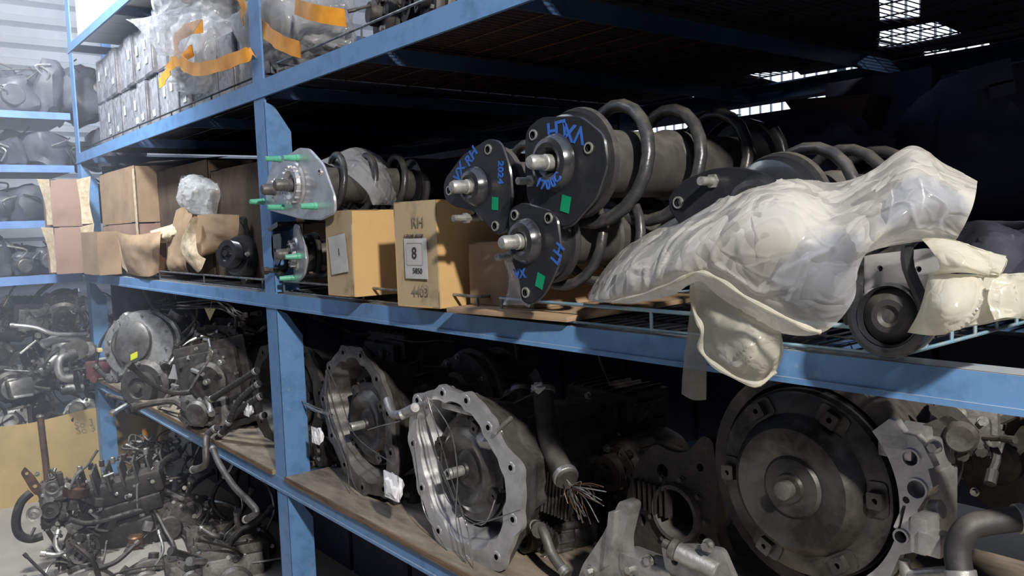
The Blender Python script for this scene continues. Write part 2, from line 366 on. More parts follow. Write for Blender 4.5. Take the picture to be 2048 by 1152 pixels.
def grid_faces(g, grid):
    nr, nc = len(grid), len(grid[0])
    return g.add([p for r in grid for p in r], [(j*nc+i, (j+1)*nc+i, (j+1)*nc+i+1, j*nc+i+1) for j in range(nr-1) for i in range(nc-1)])
def film(name, m, parent, rows, amp=0.008, fr=16, seed=1, nu=14, nv=14, depth=0.0, sharp=60):
    gr = bez2(rows, nu, nv); g = G(); a = crumple(gr, amp, fr, seed); grid_faces(g, a)
    if depth:
        nr, nc = len(gr), len(gr[0]); b = crumple(gr, amp, fr, seed+9)
        b = [[(b[j][i]+V((depth*math.sin(PI*j/(nr-1))**.6*math.sin(PI*i/(nc-1))**.6+.002, 0, 0))) for i in range(nc)] for j in range(nr)]
        grid_faces(g, b)
    return g.obj(name, m, parent, sharp)
R = random.Random(7)
# ---------------- the building ----------------
struct(G().box((1.5, 1.6, -0.05), (11, 13, 0.1)).obj('floor', 'concrete'))
g = G()   # far wall of horizontal corrugated sheets
pr = []
zz = 0.0
while zz < 5.2:
    pr += [(0.0, zz), (0.0, zz+0.07), (0.06, zz+0.10), (0.06, zz+0.15), (0.0, zz+0.165)]; zz += 0.165
for (d0, z0), (d1, z1) in zip(pr[:-1], pr[1:]):
    g.add([(-4, 7.4-d0, z0), (7, 7.4-d0, z0), (7, 7.4-d1, z1), (-4, 7.4-d1, z1)], [(0, 1, 2, 3)])
struct(g.obj('wall_back', 'corrugated', smooth=False))
struct(G().box((-4.05, 1.6, 2.6), (0.1, 13, 5.4)).obj('wall_left', 'dark_wall'))
struct(G().box((1.5, -4.9, 2.6), (11, 0.1, 5.4)).obj('wall_front', 'dark_wall'))
struct(G().box((1.5, 1.6, 5.3), (11, 13, 0.1)).obj('ceiling', 'roof'))
g = G(); g.box((7.05, 1.6, 1.1), (0.1, 13, 2.2)); g.box((7.05, 1.6, 4.6), (0.1, 13, 1.4))
struct(g.obj('wall_right', 'dark_wall'))
for i, (a, b) in enumerate([(-1, 1.4), (1.5, 3.9), (4.0, 7.3)]):
    w = struct(G().box((7.06, (a+b)/2, 3.05), (0.02, b-a, 1.7)).obj('window_%d' % (i+1), 'skylight'))
    g = G()
    for k in range(int((b-a)/0.12)): g.box((7.04, a+0.06+k*0.12, 3.05), (0.015, 0.02, 1.7))
    stuff(g.obj('window_rib', 'corrugated', w))
# ---------------- the blue storage rack ----------------
LV = [0.585, 1.165, 1.80, 2.385]
rack = T('storage_rack', 'blue painted steel angle storage rack running along the aisle', 'rack', (1.0, 2.43, 0))
def rp(g, n, m='blue'):
    o = g.obj(n, m, None, smooth=False); o.parent = rack; o.matrix_parent_inverse = Matrix.Translation((-1.0, -2.43, 0)); return o
for j, z in enumerate(LV):
    h = 0.045 if j != 2 else 0.052
    g = G(); y0, y1 = (-1.2, 4.965)
    g.box((1.0015, (y0+y1)/2, z+h/2), (0.005, y1-y0, h)); g.box((1.024, (y0+y1)/2, z+h-0.0025), (0.045, y1-y0, 0.005))
    g.box((0.9985, (y0+y1)/2, z+0.004), (0.006, y1-y0, 0.008))
    rp(g, 'front_beam')
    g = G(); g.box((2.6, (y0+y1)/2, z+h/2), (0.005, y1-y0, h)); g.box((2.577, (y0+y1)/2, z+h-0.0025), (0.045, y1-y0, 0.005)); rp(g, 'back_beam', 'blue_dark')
for yp in (-0.12, 2.39, 4.88):
    g = G(); g.box((1.003, yp+0.04, 1.6), (0.006, 0.08, 3.2)); rp(g, 'post_flange')
    for z0, z1 in ((0.0, 0.585), (0.61, 1.165), (1.215, 1.79)):
        top = z1-0.005
        pts = [(0, z0), (0.078, z0), (0.078, top-0.085), (0.03, top-0.012), (0, top)]
        g = G(Matrix(((1, 0, 0, 1.0), (0, 0, 1, yp), (0, 1, 0, 0), (0, 0, 0, 1)))); g.plate(pts, (), -0.003, 0.003)
        rp(g, 'post_web')
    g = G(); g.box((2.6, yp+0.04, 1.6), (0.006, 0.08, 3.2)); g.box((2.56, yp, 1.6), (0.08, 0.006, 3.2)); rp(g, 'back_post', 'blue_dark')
for z in LV:
    for yy in (-0.1, 0.62, 1.22, 1.80, 2.42, 3.2, 4.0, 4.9):
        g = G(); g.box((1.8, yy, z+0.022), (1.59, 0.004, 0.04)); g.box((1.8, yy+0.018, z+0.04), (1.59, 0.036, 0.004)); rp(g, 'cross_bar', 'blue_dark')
# worn plywood boards of the lower shelf
for i, (a, b) in enumerate([(-0.9, 0.86), (0.865, 2.385), (2.475, 3.66), (3.665, 4.87)]):
    rp(G().box((1.44, (a+b)/2, 0.637), (0.90, b-a, 0.014), b=0.002), 'shelf_board', 'wood')
    rp(G().box((0.992, (a+b)/2, 0.637), (0.006, b-a-0.004, 0.015)), 'board_edge', 'wood_edge')
# thin sheet under the wire tray on the middle shelf
rp(G().box((1.135, 1.15, 1.2125), (0.20, 0.62, 0.002)), 'sheet_panel', 'teal_sheet')
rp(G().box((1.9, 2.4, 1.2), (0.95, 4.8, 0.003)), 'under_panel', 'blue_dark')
# wire trays
def tray(y0, y1, x0, x1, z, mesh_step, label, m='wire_blue', rail=0.034, mdeck='wire_dark', r=0.0034):
    t = T('wire_tray', label, 'wire tray', (x0, (y0+y1)/2, z)); inv = t.matrix_world.inverted()
    c = 0.012
    def loop(zz, cc=c):
        return [(x0, y0+cc, zz), (x0+cc*.3, y0+cc*.3, zz), (x0+cc, y0, zz), (x1-cc, y0, zz), (x1, y0+cc, zz), (x1, y1-cc, zz), (x1-cc, y1, zz), (x0+cc, y1, zz), (x0+cc*.3, y1-cc*.3, zz), (x0, y1-cc, zz)]
    g = G(inv); g.tube(loop(z+rail), r, 8, True); g.obj('top_rail', m, t)
    g = G(inv); g.tube(loop(z+0.002), r*.8, 6, True); g.obj('bottom_rail', m, t)
    n = max(2, int((y1-y0)/0.45))
    for i in range(n+1):
        yy = y0+0.012+(y1-y0-0.024)*i/n
        G(inv).tube([(x0, yy, z), (x0, yy, z+rail)], r*.9, 6).obj('upright', m, t)
    for i in range(1, int((x1-x0)/0.075)):
        G(inv).tube([(x0+0.075*i, y0, z), (x0+0.075*i, y0, z+rail)], r*.8, 6).obj('upright', m, t)
    g = G(inv); k = int((y1-y0)/mesh_step)
    for i in range(1, k): g.tube([(x0, y0+(y1-y0)*i/k, z+0.002), (x1, y0+(y1-y0)*i/k, z+0.002)], 0.0016, 4)
    k = int((x1-x0)/0.11)
    for i in range(1, k): g.tube([(x0+(x1-x0)*i/k, y0, z), (x0+(x1-x0)*i/k, y1, z)], 0.002, 4)
    stuff(g.obj('deck_mesh', mdeck, t)); return t
tray(0.49, 1.30, 1.008, 2.0, 1.215, 0.03, 'pale blue wire tray with its open corner showing on the right of the middle shelf')
tray(1.36, 2.36, 1.01, 2.0, 1.215, 0.03, 'thin wire tray under the numbered cartons on the middle shelf', 'wire')
tray(2.50, 3.62, 1.01, 2.0, 1.215, 0.03, 'thin wire tray under the torn cartons left of the post on the middle shelf', 'wire')
tray(3.70, 4.84, 1.03, 2.0, 1.215, 0.03, 'wire tray under the brown carton stack at the far end of the middle shelf', 'wire_dark', rail=0.02)
tray(1.30, 2.34, 1.02, 2.45, 1.856, 0.022, 'rusty grey wire tray on the top shelf under the taped bags', 'wire', mdeck='rusty')
tray(0.05, 1.22, 1.02, 2.55, 1.856, 0.022, 'dark wire tray on the top shelf above the coil springs', 'wire_dark')
tray(-1.1, -0.02, 1.02, 2.55, 1.856, 0.022, 'dark wire tray on the top shelf at the right end', 'wire_dark')
tray(2.50, 4.84, 1.05, 2.45, 1.856, 0.03, 'wire tray on the top shelf beneath the wrapped dark boxes', 'wire_dark')
# added dark sheets on the top deck, pierced so window light shows in slits
def gapholes(y0, y1, x0, x1):
    H = []
    def hp(*px):
        pts = [at(a, b, Z=1.864) for a, b in px]
        if all(x0+.01 < p.x < x1-.01 and y0+.005 < p.y < y1-.005 for p in pts): H.append([(p.x, p.y) for p in pts])
        else: print('gap outside', [tuple(round(v, 2) for v in p) for p in pts])
    return H, hp
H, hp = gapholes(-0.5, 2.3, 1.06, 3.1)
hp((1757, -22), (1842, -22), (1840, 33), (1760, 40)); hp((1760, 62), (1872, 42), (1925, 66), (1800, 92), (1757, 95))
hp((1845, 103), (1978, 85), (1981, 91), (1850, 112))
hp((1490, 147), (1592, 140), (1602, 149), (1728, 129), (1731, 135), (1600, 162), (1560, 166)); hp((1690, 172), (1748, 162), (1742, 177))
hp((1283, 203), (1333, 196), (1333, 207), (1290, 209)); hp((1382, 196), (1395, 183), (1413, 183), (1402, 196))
t = T('pierced_deck_sheet', 'added dark sheet, pierced for light slits, on the wire deck of the top shelf', 'cardboard', (2.0, 1.0, 1.862))
g = G(t.matrix_world.inverted()); g.plate([(1.06, -1.1), (3.1, -1.1), (3.1, 2.33), (1.06, 2.33)], H, 1.862, 1.865); g.obj('flattened_carton', 'dark_box', t, smooth=False)  # added sheet, its holes shaped for the bright slits
t2 = G().box((0, 0, 0), (2.2, 2.55, 0.003)).obj('blocker_sheet', 'dark_box'); t2.location = (2.2, 3.62, 1.8635)  # added to block the window band from below the deck
tag(t2, 'added dark sheet hiding the windows under the wrapped dark boxes on the top shelf', 'cardboard')

rp(G().box((1.90, 4.972, 1.22), (1.55, .006, 1.14)), 'end_panel', 'dark_wall')  # added dark sheet hiding the bright wall, in place of shade
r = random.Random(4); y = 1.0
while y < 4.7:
    w = r.uniform(.3, .5); h = r.uniform(.36, .52); o = G().box((0, 0, h/2), (.5, w-.03, h), b=.006).obj('shade_box', 'dark_box'); o.location = (1.75, y+w/2, 0)  # added dark boxes that make the blackness under the shelf
    tag(o, 'added dark box standing in for the blackness under the lower shelf', 'crate', 'added shade boxes on the floor under the rack'); y += w
# ---------------- struts on the middle shelf ----------------
def lp(M, px, py):
    """pixel -> local (x, y) on the plane X = M.x of a thing that faces the aisle"""
    p = M.inverted() @ at(px, py, X=M.translation.x); return (p.x, p.y)
def helix(g, R0, z0, z1, turns, r, R1=None, a0=0, n=20):
    R1 = R1 or R0; pts = []; k = int(turns*n)
    for i in range(k+1):
        t = i/k; a = a0+2*PI*turns*t; rr = R0+(R1-R0)*t
        zt = z0+(z1-z0)*min(1, max(0, (t-0.06)/0.88)); pts.append((rr*math.cos(a), rr*math.sin(a), zt))
    g.tube(pts, r, 12)
def strut(label, M, outline, holes, L=0.42, Rs=0.082, black=True, turns=3.2, bolts=(), stud_out=(), group=None, cap_r=0.042, R1=None, tube_r=0.0085):
    t = T('suspension_strut', label, 'strut', M, group)
    mm = 'gloss_black' if black else 'alu_clean'
    op = roundpoly(outline, 0.014)
    g = G(); g.plate(op, holes, -0.006, 0.0)
    # rolled edge
    g.tube([(x, y, -0.004) for x, y in op], 0.0035, 6, True)
    g.obj('mount_plate', mm, t)
    g = G()
    if black:
        g.lathe([(cap_r+.010, 0.0), (cap_r+.008, 0.007), (cap_r+.002, 0.016), (cap_r-.006, 0.019), (cap_r-.014, 0.016), (cap_r-.020, 0.008), (cap_r-.024, 0.003), (0.0, 0.002)], n=40, cap=False)
    else:
        g.lathe([(cap_r+.016, 0.0), (cap_r+.012, 0.005), (cap_r+.004, 0.007), (cap_r+.002, 0.016), (cap_r-.008, 0.018), (0.027, 0.012), (0.024, 0.004), (0.0, 0.003)], n=40, cap=False)
        for k in range(16):
            a = 2*PI*k/16; g.box(((cap_r+.003)*math.cos(a), (cap_r+.003)*math.sin(a), 0.012), (0.005, 0.005, 0.014), M=None)
    g.obj('bearing_cup', mm, t)
    g = G(); rr = 0.0135 if black else 0.017
    g.lathe([(0.0, 0.0), (rr*1.05, 0.0), (rr*1.05, 0.022), (rr*.92, 0.024), (rr*.92, 0.05), (rr*.7, 0.056), (0.0, 0.056)], n=12, cap=False)
    g.obj('piston_rod', 'zinc' if black else 'alu_dark', t)
    for (x, y) in holes_c(holes):
        G().lathe([(0.0065, 0.0), (0.0095, 0.0), (0.0095, 0.0025), (0.0065, 0.0025)], RT((x, y, 0)), 14, cap=False).obj('hole_collar', 'zinc' if black else 'alu_clean', t)
    for (x, y) in bolts:
        g = G(); g.cyl((x, y, -0.03), (x, y, 0.03), 0.0065, n=12); g.cyl((x, y, -0.005), (x, y, 0.004), 0.011, n=6); g.obj('stud', 'zinc', t)
    for (x, y) in stud_out:
        g = G(); g.cyl((x, y, 0.0), (x, y, 0.008), 0.0095, 0.009, n=12); g.cyl((x, y, 0.008), (x, y, 0.042), 0.0085, 0.0068, n=12, b=0.001); g.obj('green_cap', 'green_cap', t)
    # upper seat, rubber ring, spring, damper, boot, lower seat
    G().lathe([(0.0, -0.006), (Rs*.55, -0.008), (Rs*.78, -0.020), (Rs*.84, -0.034), (Rs*.84, -0.045), (Rs*.78, -0.05), (Rs*.6, -0.04), (0.0, -0.038)], n=44, cap=False).obj('upper_seat', 'gloss_black', t)
    G().lathe([(Rs*.70, -0.046), (Rs*.9, -0.048), (Rs*.92, -0.058), (Rs*.86, -0.064), (Rs*.70, -0.06)], n=40, cap=False).obj('rubber_ring', 'rubber', t)
    g = G(); helix(g, Rs, -0.066, -L*.86, turns+.4, tube_r*1.1, R1, a0=2.6); g.obj('coil_spring', 'spring', t)
    g = G(); g.lathe([(0.0, -0.03), (Rs*.5, -0.035), (Rs*.58, -0.07), (Rs*.58, -L*.45), (Rs*.64, -L*.46), (Rs*.64, -L*.52), (Rs*.58, -L*.53), (Rs*.58, -L*.82), (0, -L*.84)], n=32, cap=False); g.obj('dust_boot', 'damper', t)
    g = G(); g.lathe([(0.0, -L*.8), (Rs*.42, -L*.8), (Rs*.42, -L*1.15), (0.0, -L*1.16)], n=28, cap=False); g.obj('damper_tube', 'gloss_black', t)
    G().lathe([(Rs*.4, -L*.84), (Rs*.9, -L*.85), (Rs*.95, -L*.83), (Rs*.98, -L*.83), (Rs*.95, -L*.885), (Rs*.4, -L*.88)], n=36, cap=False).obj('lower_seat', 'gloss_black', t)
    return t
def holes_c(holes):
    return [(sum(p[0] for p in h)/len(h), sum(p[1] for p in h)/len(h)) for h in holes]
def diamond(t, x, y, s, rot):
    g = G(RT((x, y, 0.0012), rz=rot)); g.box((0, 0, 0), (s, s*1.25, 0.0006)); g.obj('sticker', 'green_sticker', t)
# large front strut
M = FR((0.93, 1.031, 1.497), (-1, 0, 0.0))
def OL(M, pts): return [lp(M, *p) for p in pts]
def HL(M, pts, r=0.006): return [circ(*lp(M, *p), r, 12) for p in pts]
t = strut('largest black coil strut, topmost of the three, with upside down blue lettering', M,
    OL(M, [(1052, 262), (1078, 238), (1160, 236), (1205, 272), (1212, 330), (1190, 395), (1140, 452), (1090, 448), (1055, 400), (1050, 330)]),
    HL(M, [(1067, 270), (1178, 296)]), L=0.60, Rs=0.103, turns=3.3, bolts=[lp(M, 1062, 362)], cap_r=0.039, tube_r=0.0105)
c = lp(M, 1105, 262)
text('LH', 0.040, 'ink_blue', t, RT((*lp(M, 1113, 258), 0.0005), rz=PI+0.05), 'paint_mark', bold=.0008)
text('VX', 0.040, 'ink_blue', t, RT((*lp(M, 1148, 266), 0.0005), rz=PI-0.25), 'paint_mark', bold=.0008)
for i, chh in enumerate('1700C'):
    a = math.radians(-122+i*19); text(chh, 0.022, 'ink_blue', t, RT((0.038*math.cos(a), 0.038*math.sin(a), 0.0195), rz=a+PI/2) , 'paint_mark', bold=.0006, ext=.001)
diamond(t, *lp(M, 1132, 408), 0.022, -0.25)
for p, q, w in (((1052, 262), (1062, 300), .018), ((1205, 272), (1170, 300), .02), ((1212, 330), (1195, 390), 0.01)):
    pass
# left strut
M = FR((0.935, 1.262, 1.470), (-1, 0, 0))
t = strut('black coil strut left of the largest one, rod level with the carton marked 8 top', M,
    OL(M, [(888, 362), (925, 312), (975, 280), (1000, 286), (1018, 340), (1022, 400), (1012, 460), (992, 468), (950, 420), (905, 410), (888, 395)]),
    HL(M, [(899, 381), (977, 299), (991, 452)]), L=0.42, Rs=0.084, turns=3.0, bolts=[lp(M, 932, 436)], cap_r=0.028)
text('VX', 0.030, 'ink_blue', t, RT((*lp(M, 919, 345), 0.0005), rz=0.85), 'paint_mark', bold=.0007)
text('RH', 0.030, 'ink_blue', t, RT((*lp(M, 943, 313), 0.0005), rz=0.7), 'paint_mark', bold=.0007)
text('2024', 0.021, 'ink_blue', t, RT((*lp(M, 1001, 345), 0.0005), rz=-PI/2-.1), 'paint_mark', bold=.0006)
diamond(t, *lp(M, 991, 407), 0.019, -0.1)
# lower strut
M = FR((0.925, 1.106, 1.366), (-1, 0, 0.0))
t = strut('black coil strut lying lowest of the three on the flattened carton', M,
    OL(M, [(1018, 420), (1045, 408), (1100, 425), (1112, 440), (1120, 510), (1108, 545), (1085, 590), (1060, 608), (1042, 600), (1040, 560), (1020, 510)]),
    HL(M, [(1030, 430), (1098, 436), (1052, 585)]), L=0.42, Rs=0.084, turns=3.0, bolts=[lp(M, 1020, 513)], cap_r=0.031)
text('LH', 0.030, 'ink_blue', t, RT((*lp(M, 1116, 508), 0.0005), rz=1.0), 'paint_mark', bold=.0007)
text('VX', 0.024, 'ink_blue', t, RT((*lp(M, 1040, 548), 0.0005), rz=0.1), 'paint_mark', bold=.0007)
diamond(t, *lp(M, 1081, 562), 0.02, -0.35)
# the strut half under the bag
M = FR((1.0, 0.685, 1.405), (-1, 0, 0))
strut('black coil strut half hidden under the cream plastic sheet', M,
    OL(M, [(1338, 395), (1365, 365), (1420, 342), (1470, 338), (1530, 350), (1560, 400), (1540, 470), (1450, 500), (1370, 460), (1340, 420)]),
    HL(M, [(1357, 405)]), L=0.42, Rs=0.09, turns=3.0, bolts=[lp(M, 1426, 362)], cap_r=0.04)
# silver mount struts
M = FR((0.93, 2.054, 1.519), (-1, 0.0, 0.0))
strut('coil strut with a round silver mount and green caps above the carton marked 1', M,
    OL(M, [(566, 318), (596, 298), (618, 300), (645, 330), (668, 395), (668, 425), (640, 438), (600, 436), (560, 425), (545, 385)]),
    HL(M, [(575, 345), (640, 345)], 0.005), L=0.42, Rs=0.082, black=False, turns=3.2, stud_out=[lp(M, 597, 316), lp(M, 565, 414), lp(M, 632, 412)], cap_r=0.045)
M = FR((0.95, 2.19, 1.515), (-1, 0.0, 0))
strut('coil strut whose silver mount sits against the post behind the first silver one', M,
    OL(M, [(545, 320), (575, 318), (585, 350), (590, 410), (570, 428), (535, 418), (530, 380)]),
    [], L=0.42, Rs=0.07, black=False, turns=3.2, stud_out=[lp(M, 560, 318), lp(M, 528, 403)], cap_r=0.03)
M = FR(at(592, 507, X=1.01), (-1, 0.25, 0))
strut('coil strut with silver mount lying under the others beside the carton marked 1', M,
    OL(M, [(585, 450), (605, 452), (632, 490), (640, 520), (625, 548), (590, 566), (578, 560), (575, 500)]),
    [], L=0.36, Rs=0.066, black=False, turns=3.0, stud_out=[lp(M, 612, 512), lp(M, 578, 556)], cap_r=0.034)
# knuckle bracket left of them
M = FR(at(555, 500, X=1.0), (-1, 0, 0))
t = T('bracket', 'black stamped bracket fork between the post and the lower silver mount', 'bracket', M)
G().plate(roundpoly([(-0.04, 0.045), (0.03, 0.05), (0.03, 0.02), (0.02, -0.03), (-0.01, -0.05), (-0.045, -0.02)], .012), [circ(-0.02, 0.0, .006, 12)], -0.004, 0.0).obj('side_plate', 'gloss_black', t)
G().plate(roundpoly([(-0.045, 0.065), (0.035, 0.085), (0.035, 0.07), (-0.03, 0.055)], .006), [], -0.05, 0.01).obj('upper_fork', 'gloss_black', t)
g = G(); g.cyl((-.01, -.06, -.01), (-.01, -.06, .035), .008, n=12); g.cyl((-.01, -.06, .03), (-.01, -.06, .045), .013, n=6); g.obj('bolt', 'iron', t)
g = G(); g.tube([(-.03, -.02, -.04), (-.02, -.06, -.03), (.0, -.07, 0)], .007, 8, smooth=4); g.obj('link_rod', 'iron', t)
# mount with rubber bush showing from the bags on the right
M = FR((0.955, 0.475, 1.285), (-1, -0.05, 0.1))
t = T('bush_bracket', 'glossy black bracket around a round rubber bush poking out between the plastic bags', 'bracket', M)
g = G(); a = [( .033*math.cos(q), -.012+.033*math.sin(q)) for q in [math.radians(v) for v in range(150, 391, 12)]]
g.plate([(-.046, .060), (-.038, .062)]+[(.028, .07), (.036, .068), (0.056, -.0)]+[(.045*math.cos(q), -.012+.045*math.sin(q)) for q in [math.radians(v) for v in range(20, -201, -12)]], [circ(0, -.012, .034, 28), circ(-.026, .045, .004, 8), circ(.02, .045, .004, 8)], -0.035, -0.028)
g.obj('back_plate', 'alu_clean', t)
g = G(); pts = [(-.040, .055, 0)]+[(.043*math.cos(q), -.012+.043*math.sin(q), 0) for q in [math.radians(v) for v in range(160, 381, 12)]]+[(.020, .045, 0), (.018, .072, 0)]
g.tube(catmull(pts, 3), 0.0075, 8); g.obj('loop_arm', 'gloss_black', t)
G().lathe([(0.040, -0.03), (0.040, 0.002), (0.036, 0.006), (0.034, 0.0), (0.034, -0.03)], RT((0, -.012, 0)), 36, cap=False).obj('outer_ring', 'gloss_black', t)
G().lathe([(0.034, -0.025), (0.033, -0.006), (0.027, -0.002), (0.020, 0.003), (0.013, 0.003), (0.009, -0.001), (0, -0.001)], RT((0, -.012, 0)), 36, cap=False).obj('rubber_bush', 'rubber', t)
g = G(); g.plate(roundpoly([(-.075, .02), (-.05, .055), (-.045, -.02), (-.06, -.03)], .008), [circ(-.058, .01, .006, 10, .011)], -.02, -.014); g.obj('side_ear', 'gloss_black', t)
# ---------------- cartons on the middle shelf ----------------
def carton(label, corners_front, depth_dir, h, m='carton', name='carton', flaps=None, group=None, mend=None, bottom_up=None):
    """corners_front: bottom-left and bottom-right of the end face; depth_dir vector"""
    a, b = V(corners_front[0]), V(corners_front[1]); d = V(depth_dir)
    ex = (b-a); w = ex.length; ex.normalize(); ez = V((0, 0, 1)) if bottom_up is None else V(bottom_up).normalized()
    ey = d.normalized(); D = d.length
    Mx = Matrix((ex, ey, ez)).transposed().to_4x4(); Mx.translation = a
    t = T(name, label, 'carton', Mx, group)
    th = 0.003
    def pn(nm, o, u, v, mm):
        o, u, v = V(o), V(u), V(v); nrm = u.cross(v).normalized()*th
        n1, n2 = 6, 6; g = G(); vs = []
        for s in (0, 1):
            for j in range(n2+1):
                for i in range(n1+1):
                    p = o+u*(i/n1)+v*(j/n2)-nrm*s; q = p*7+V((R0, 0, 0)); edge = 0 if i in (0, n1) or j in (0, n2) else 1
                    p = p+nrm.normalized()*(noise.noise(q)*0.004*edge); vs.append(p)
        K = (n1+1)*(n2+1); fs = []
        for j in range(n2):
            for i in range(n1):
                q = j*(n1+1)+i; fs.append((q, q+1, q+n1+2, q+n1+1)); fs.append((K+q+n1+1, K+q+n1+2, K+q+1, K+q))
        rim = [i for i in range(n1+1)]+[j*(n1+1)+n1 for j in range(1, n2+1)]+[n2*(n1+1)+i for i in range(n1-1, -1, -1)]+[j*(n1+1) for j in range(n2-1, 0, -1)]
        for i in range(len(rim)): p, q = rim[i], rim[(i+1) % len(rim)]; fs.append((q, p, K+p, K+q))
        return g.add(vs, fs).obj(nm, mm, t, 50)
    R0 = len(label)*1.7
    me = mend or m
    pn('end_panel', (0, 0, 0), (w, 0, 0), (0, 0, h), me); pn('end_panel', (w, D, 0), (-w, 0, 0), (0, 0, h), m)
    pn('side_panel', (w, 0, 0), (0, D, 0), (0, 0, h), m); pn('side_panel', (0, D, 0), (0, -D, 0), (0, 0, h), m)
    pn('top_panel', (0, 0, h), (w, 0, 0), (0, D, 0), m); pn('bottom_panel', (0, D, 0), (w, 0, 0), (0, -D, 0), m)
    return t, w, D
# carton marked 8: end face to the aisle, long side facing the camera
t, w, D = carton('tan carton with the printed number 8 on its white end label', (( .955, 1.60, 1.222), (0.975, 1.455, 1.222)), (0.40, 0.03, 0), 0.232, 'carton', mend='carton_dirty')
FM = lambda x, z, y=-0.001, rz=0: Matrix.Translation((x, y, z)) @ Matrix.Rotation(PI/2, 4, 'X') @ Matrix.Rotation(rz, 4, 'Z')
lab = G(FM(w*.52, 0.107, -.0035)).box((0, 0, 0), (0.078, 0.088, 0.0006)).obj('address_label', 'label_grey', t)
text('8', 0.036, 'ink_black', t, FM(w*.50, 0.118, -.0052, -.03), bold=.0002)
text('5850', 0.017, 'ink_black', t, FM(w*.56, 0.080, -.0052, -.03))
text('5 FRAME 46550K', 0.0105, 'ink_black', t, FM(w*.5, 0.156, -.0042), sx=.9)
text('RH', 0.032, 'ink_grey', t, FM(w*.62, 0.186, -.0055)); text('4403', 0.030, 'ink_grey', t, FM(w*.62, 0.038, -.0055, .03))
g = G(FM(w*.5, 0.117, -.0048)); c0 = roundpoly([(-.028, -.024), (.028, -.024), (.028, .024), (-.028, .024)], .005)
g.tube([(x, y, 0) for x, y in c0], .0004, 4, True); g.obj('label_frame', 'ink_grey', t)
# carton marked 1: leaning, big lit side
_a = at(657, 590, X=.95); _b = at(708, 583, X=.955); _u = at(676, 410, X=.955)-_b; _a.z = max(_a.z, 1.222); _b.z = _a.z
_ex = (_b-_a).normalized(); _u = (_u-_ex*_u.dot(_ex)); _h1 = _u.length
t, w, D = carton('tan carton tilted on one edge with a grey label reading 1', (_a, _b), _u.normalized().cross(_ex)*.50, _h1, 'carton', mend='carton_dirty', bottom_up=_u)
lab = G(FM(w*.5, 0.105, -.0035, 0.12)).box((0, 0, 0), (0.085, 0.095, 0.0006)).obj('address_label', 'label_grey', t)
text('1', 0.026, 'ink_black', t, FM(w*.56, 0.11, -.0052, .1)); text('4', 0.02, 'ink_black', t, Matrix.Translation((w+.0035, D*.93, .21)) @ Matrix.Rotation(PI/2, 4, 'Z') @ Matrix.Rotation(PI/2, 4, 'X'))
# flattened carton under the struts and brown carton behind them
o = G().box((0, 0, 0), (0.46, 0.34, 0.010), b=.002).obj('flattened_carton', 'carton_old'); o.location = (1.2, 1.26, 1.224); o.rotation_euler = (0, 0, 0.08)
tag(o, 'flattened brown carton on the shelf beneath the three black struts', 'cardboard')
t, w, D = carton('open brown carton in shadow under the black struts right of carton 8', ((1.03, 1.425, 1.230), (1.04, 1.22, 1.230)), (0.42, 0.0, 0), 0.13, 'carton_old')
# clear bag on the flattened carton
M = FR((0.955, 1.17, 1.28), (-1, 0, 0)); t = T('small_plastic_bag', 'small crumpled clear bag tucked left of the lowest black strut', 'plastic bag', M)
rows = [[V((x, y, 0.02*math.sin(x*40+y*30))) for x in (-.05, -.02, .01, .04)] for y in (.05, .02, -.01, -.035)]
film('film', 'film_clear', t, rows, .008, 30, 3, 8, 8, .02)
# torn cartons left of the post
def torn(label, px_poly, X, dep, m, seed, jag=0.006, back=True, name='torn_carton'):
    M = FR((X, at(*px_poly[0], X=X).y, at(*px_poly[0], X=X).z), (-1, 0, 0))
    t = T(name, label, 'carton', M); r = random.Random(seed)
    pts = [lp(M, *p) for p in px_poly]; out = []
    for i in range(len(pts)):
        a, b = V(pts[i]), V(pts[(i+1) % len(pts)]); n = max(1, int((b-a).length/0.03))
        for k in range(n):
            q = a+(b-a)*k/n; out.append((q.x+r.uniform(-jag, jag), q.y+r.uniform(-jag, jag)))
    G().plate(out, (), -0.004, 0.0).obj('front_panel', m, t)
    return t, M
def crumple_panel(name, m, parent, rows, amp=.006, fr=14, seed=1, nu=8, nv=8): return film(name, m, parent, rows, amp, fr, seed, nu, nv, 0, 40)
def wrows(lst): return [[at(a, b, X=x) for a, b, x in row] for row in lst]
def lrows(t, rows):
    i = t.matrix_world.inverted(); return [[i @ p for p in r] for r in rows]
# small carton
t, w, D = carton('small plain brown carton standing left of the torn cartons', ((0.905, 4.52, 1.222), (0.915, 4.22, 1.222)), (0.10, 0, 0), 0.205, 'carton_old')
t = T('torn_carton', 'torn brown carton with one side bent out, right of the small plain carton', 'carton', at(270, 548, X=1.0))
g1 = wrows([[(232, 462, 1.0), (262, 470, .99), (300, 466, 1.0), (322, 462, 1.02)], [(240, 490, .99), (265, 495, .97), (300, 490, .98), (320, 488, 1.0)], [(248, 525, 1.0), (268, 530, .98), (298, 525, .99), (318, 520, 1.01)], [(262, 548, 1.01), (278, 552, .99), (298, 553, .99), (314, 548, 1.01)]])
crumple_panel('front_panel', 'carton_old', t, lrows(t, g1), seed=4)
g1 = wrows([[(210, 470, 1.08), (222, 464, 1.03), (234, 462, 1.0)], [(212, 500, 1.06), (226, 495, 1.02), (242, 492, 1.0)], [(222, 530, 1.05), (238, 530, 1.02), (256, 545, 1.01)]])
crumple_panel('side_flap', 'torn_edge', t, lrows(t, g1), .004, 30, 5)
g1 = wrows([[(300, 462, 1.03), (340, 450, 1.05), (372, 440, 1.07)], [(305, 478, 1.02), (335, 470, 1.02), (368, 462, 1.05)], [(308, 484, 1.02), (330, 486, 1.03), (350, 478, 1.05)]])
crumple_panel('torn_flap', 'torn_edge', t, lrows(t, g1), .008, 30, 6)
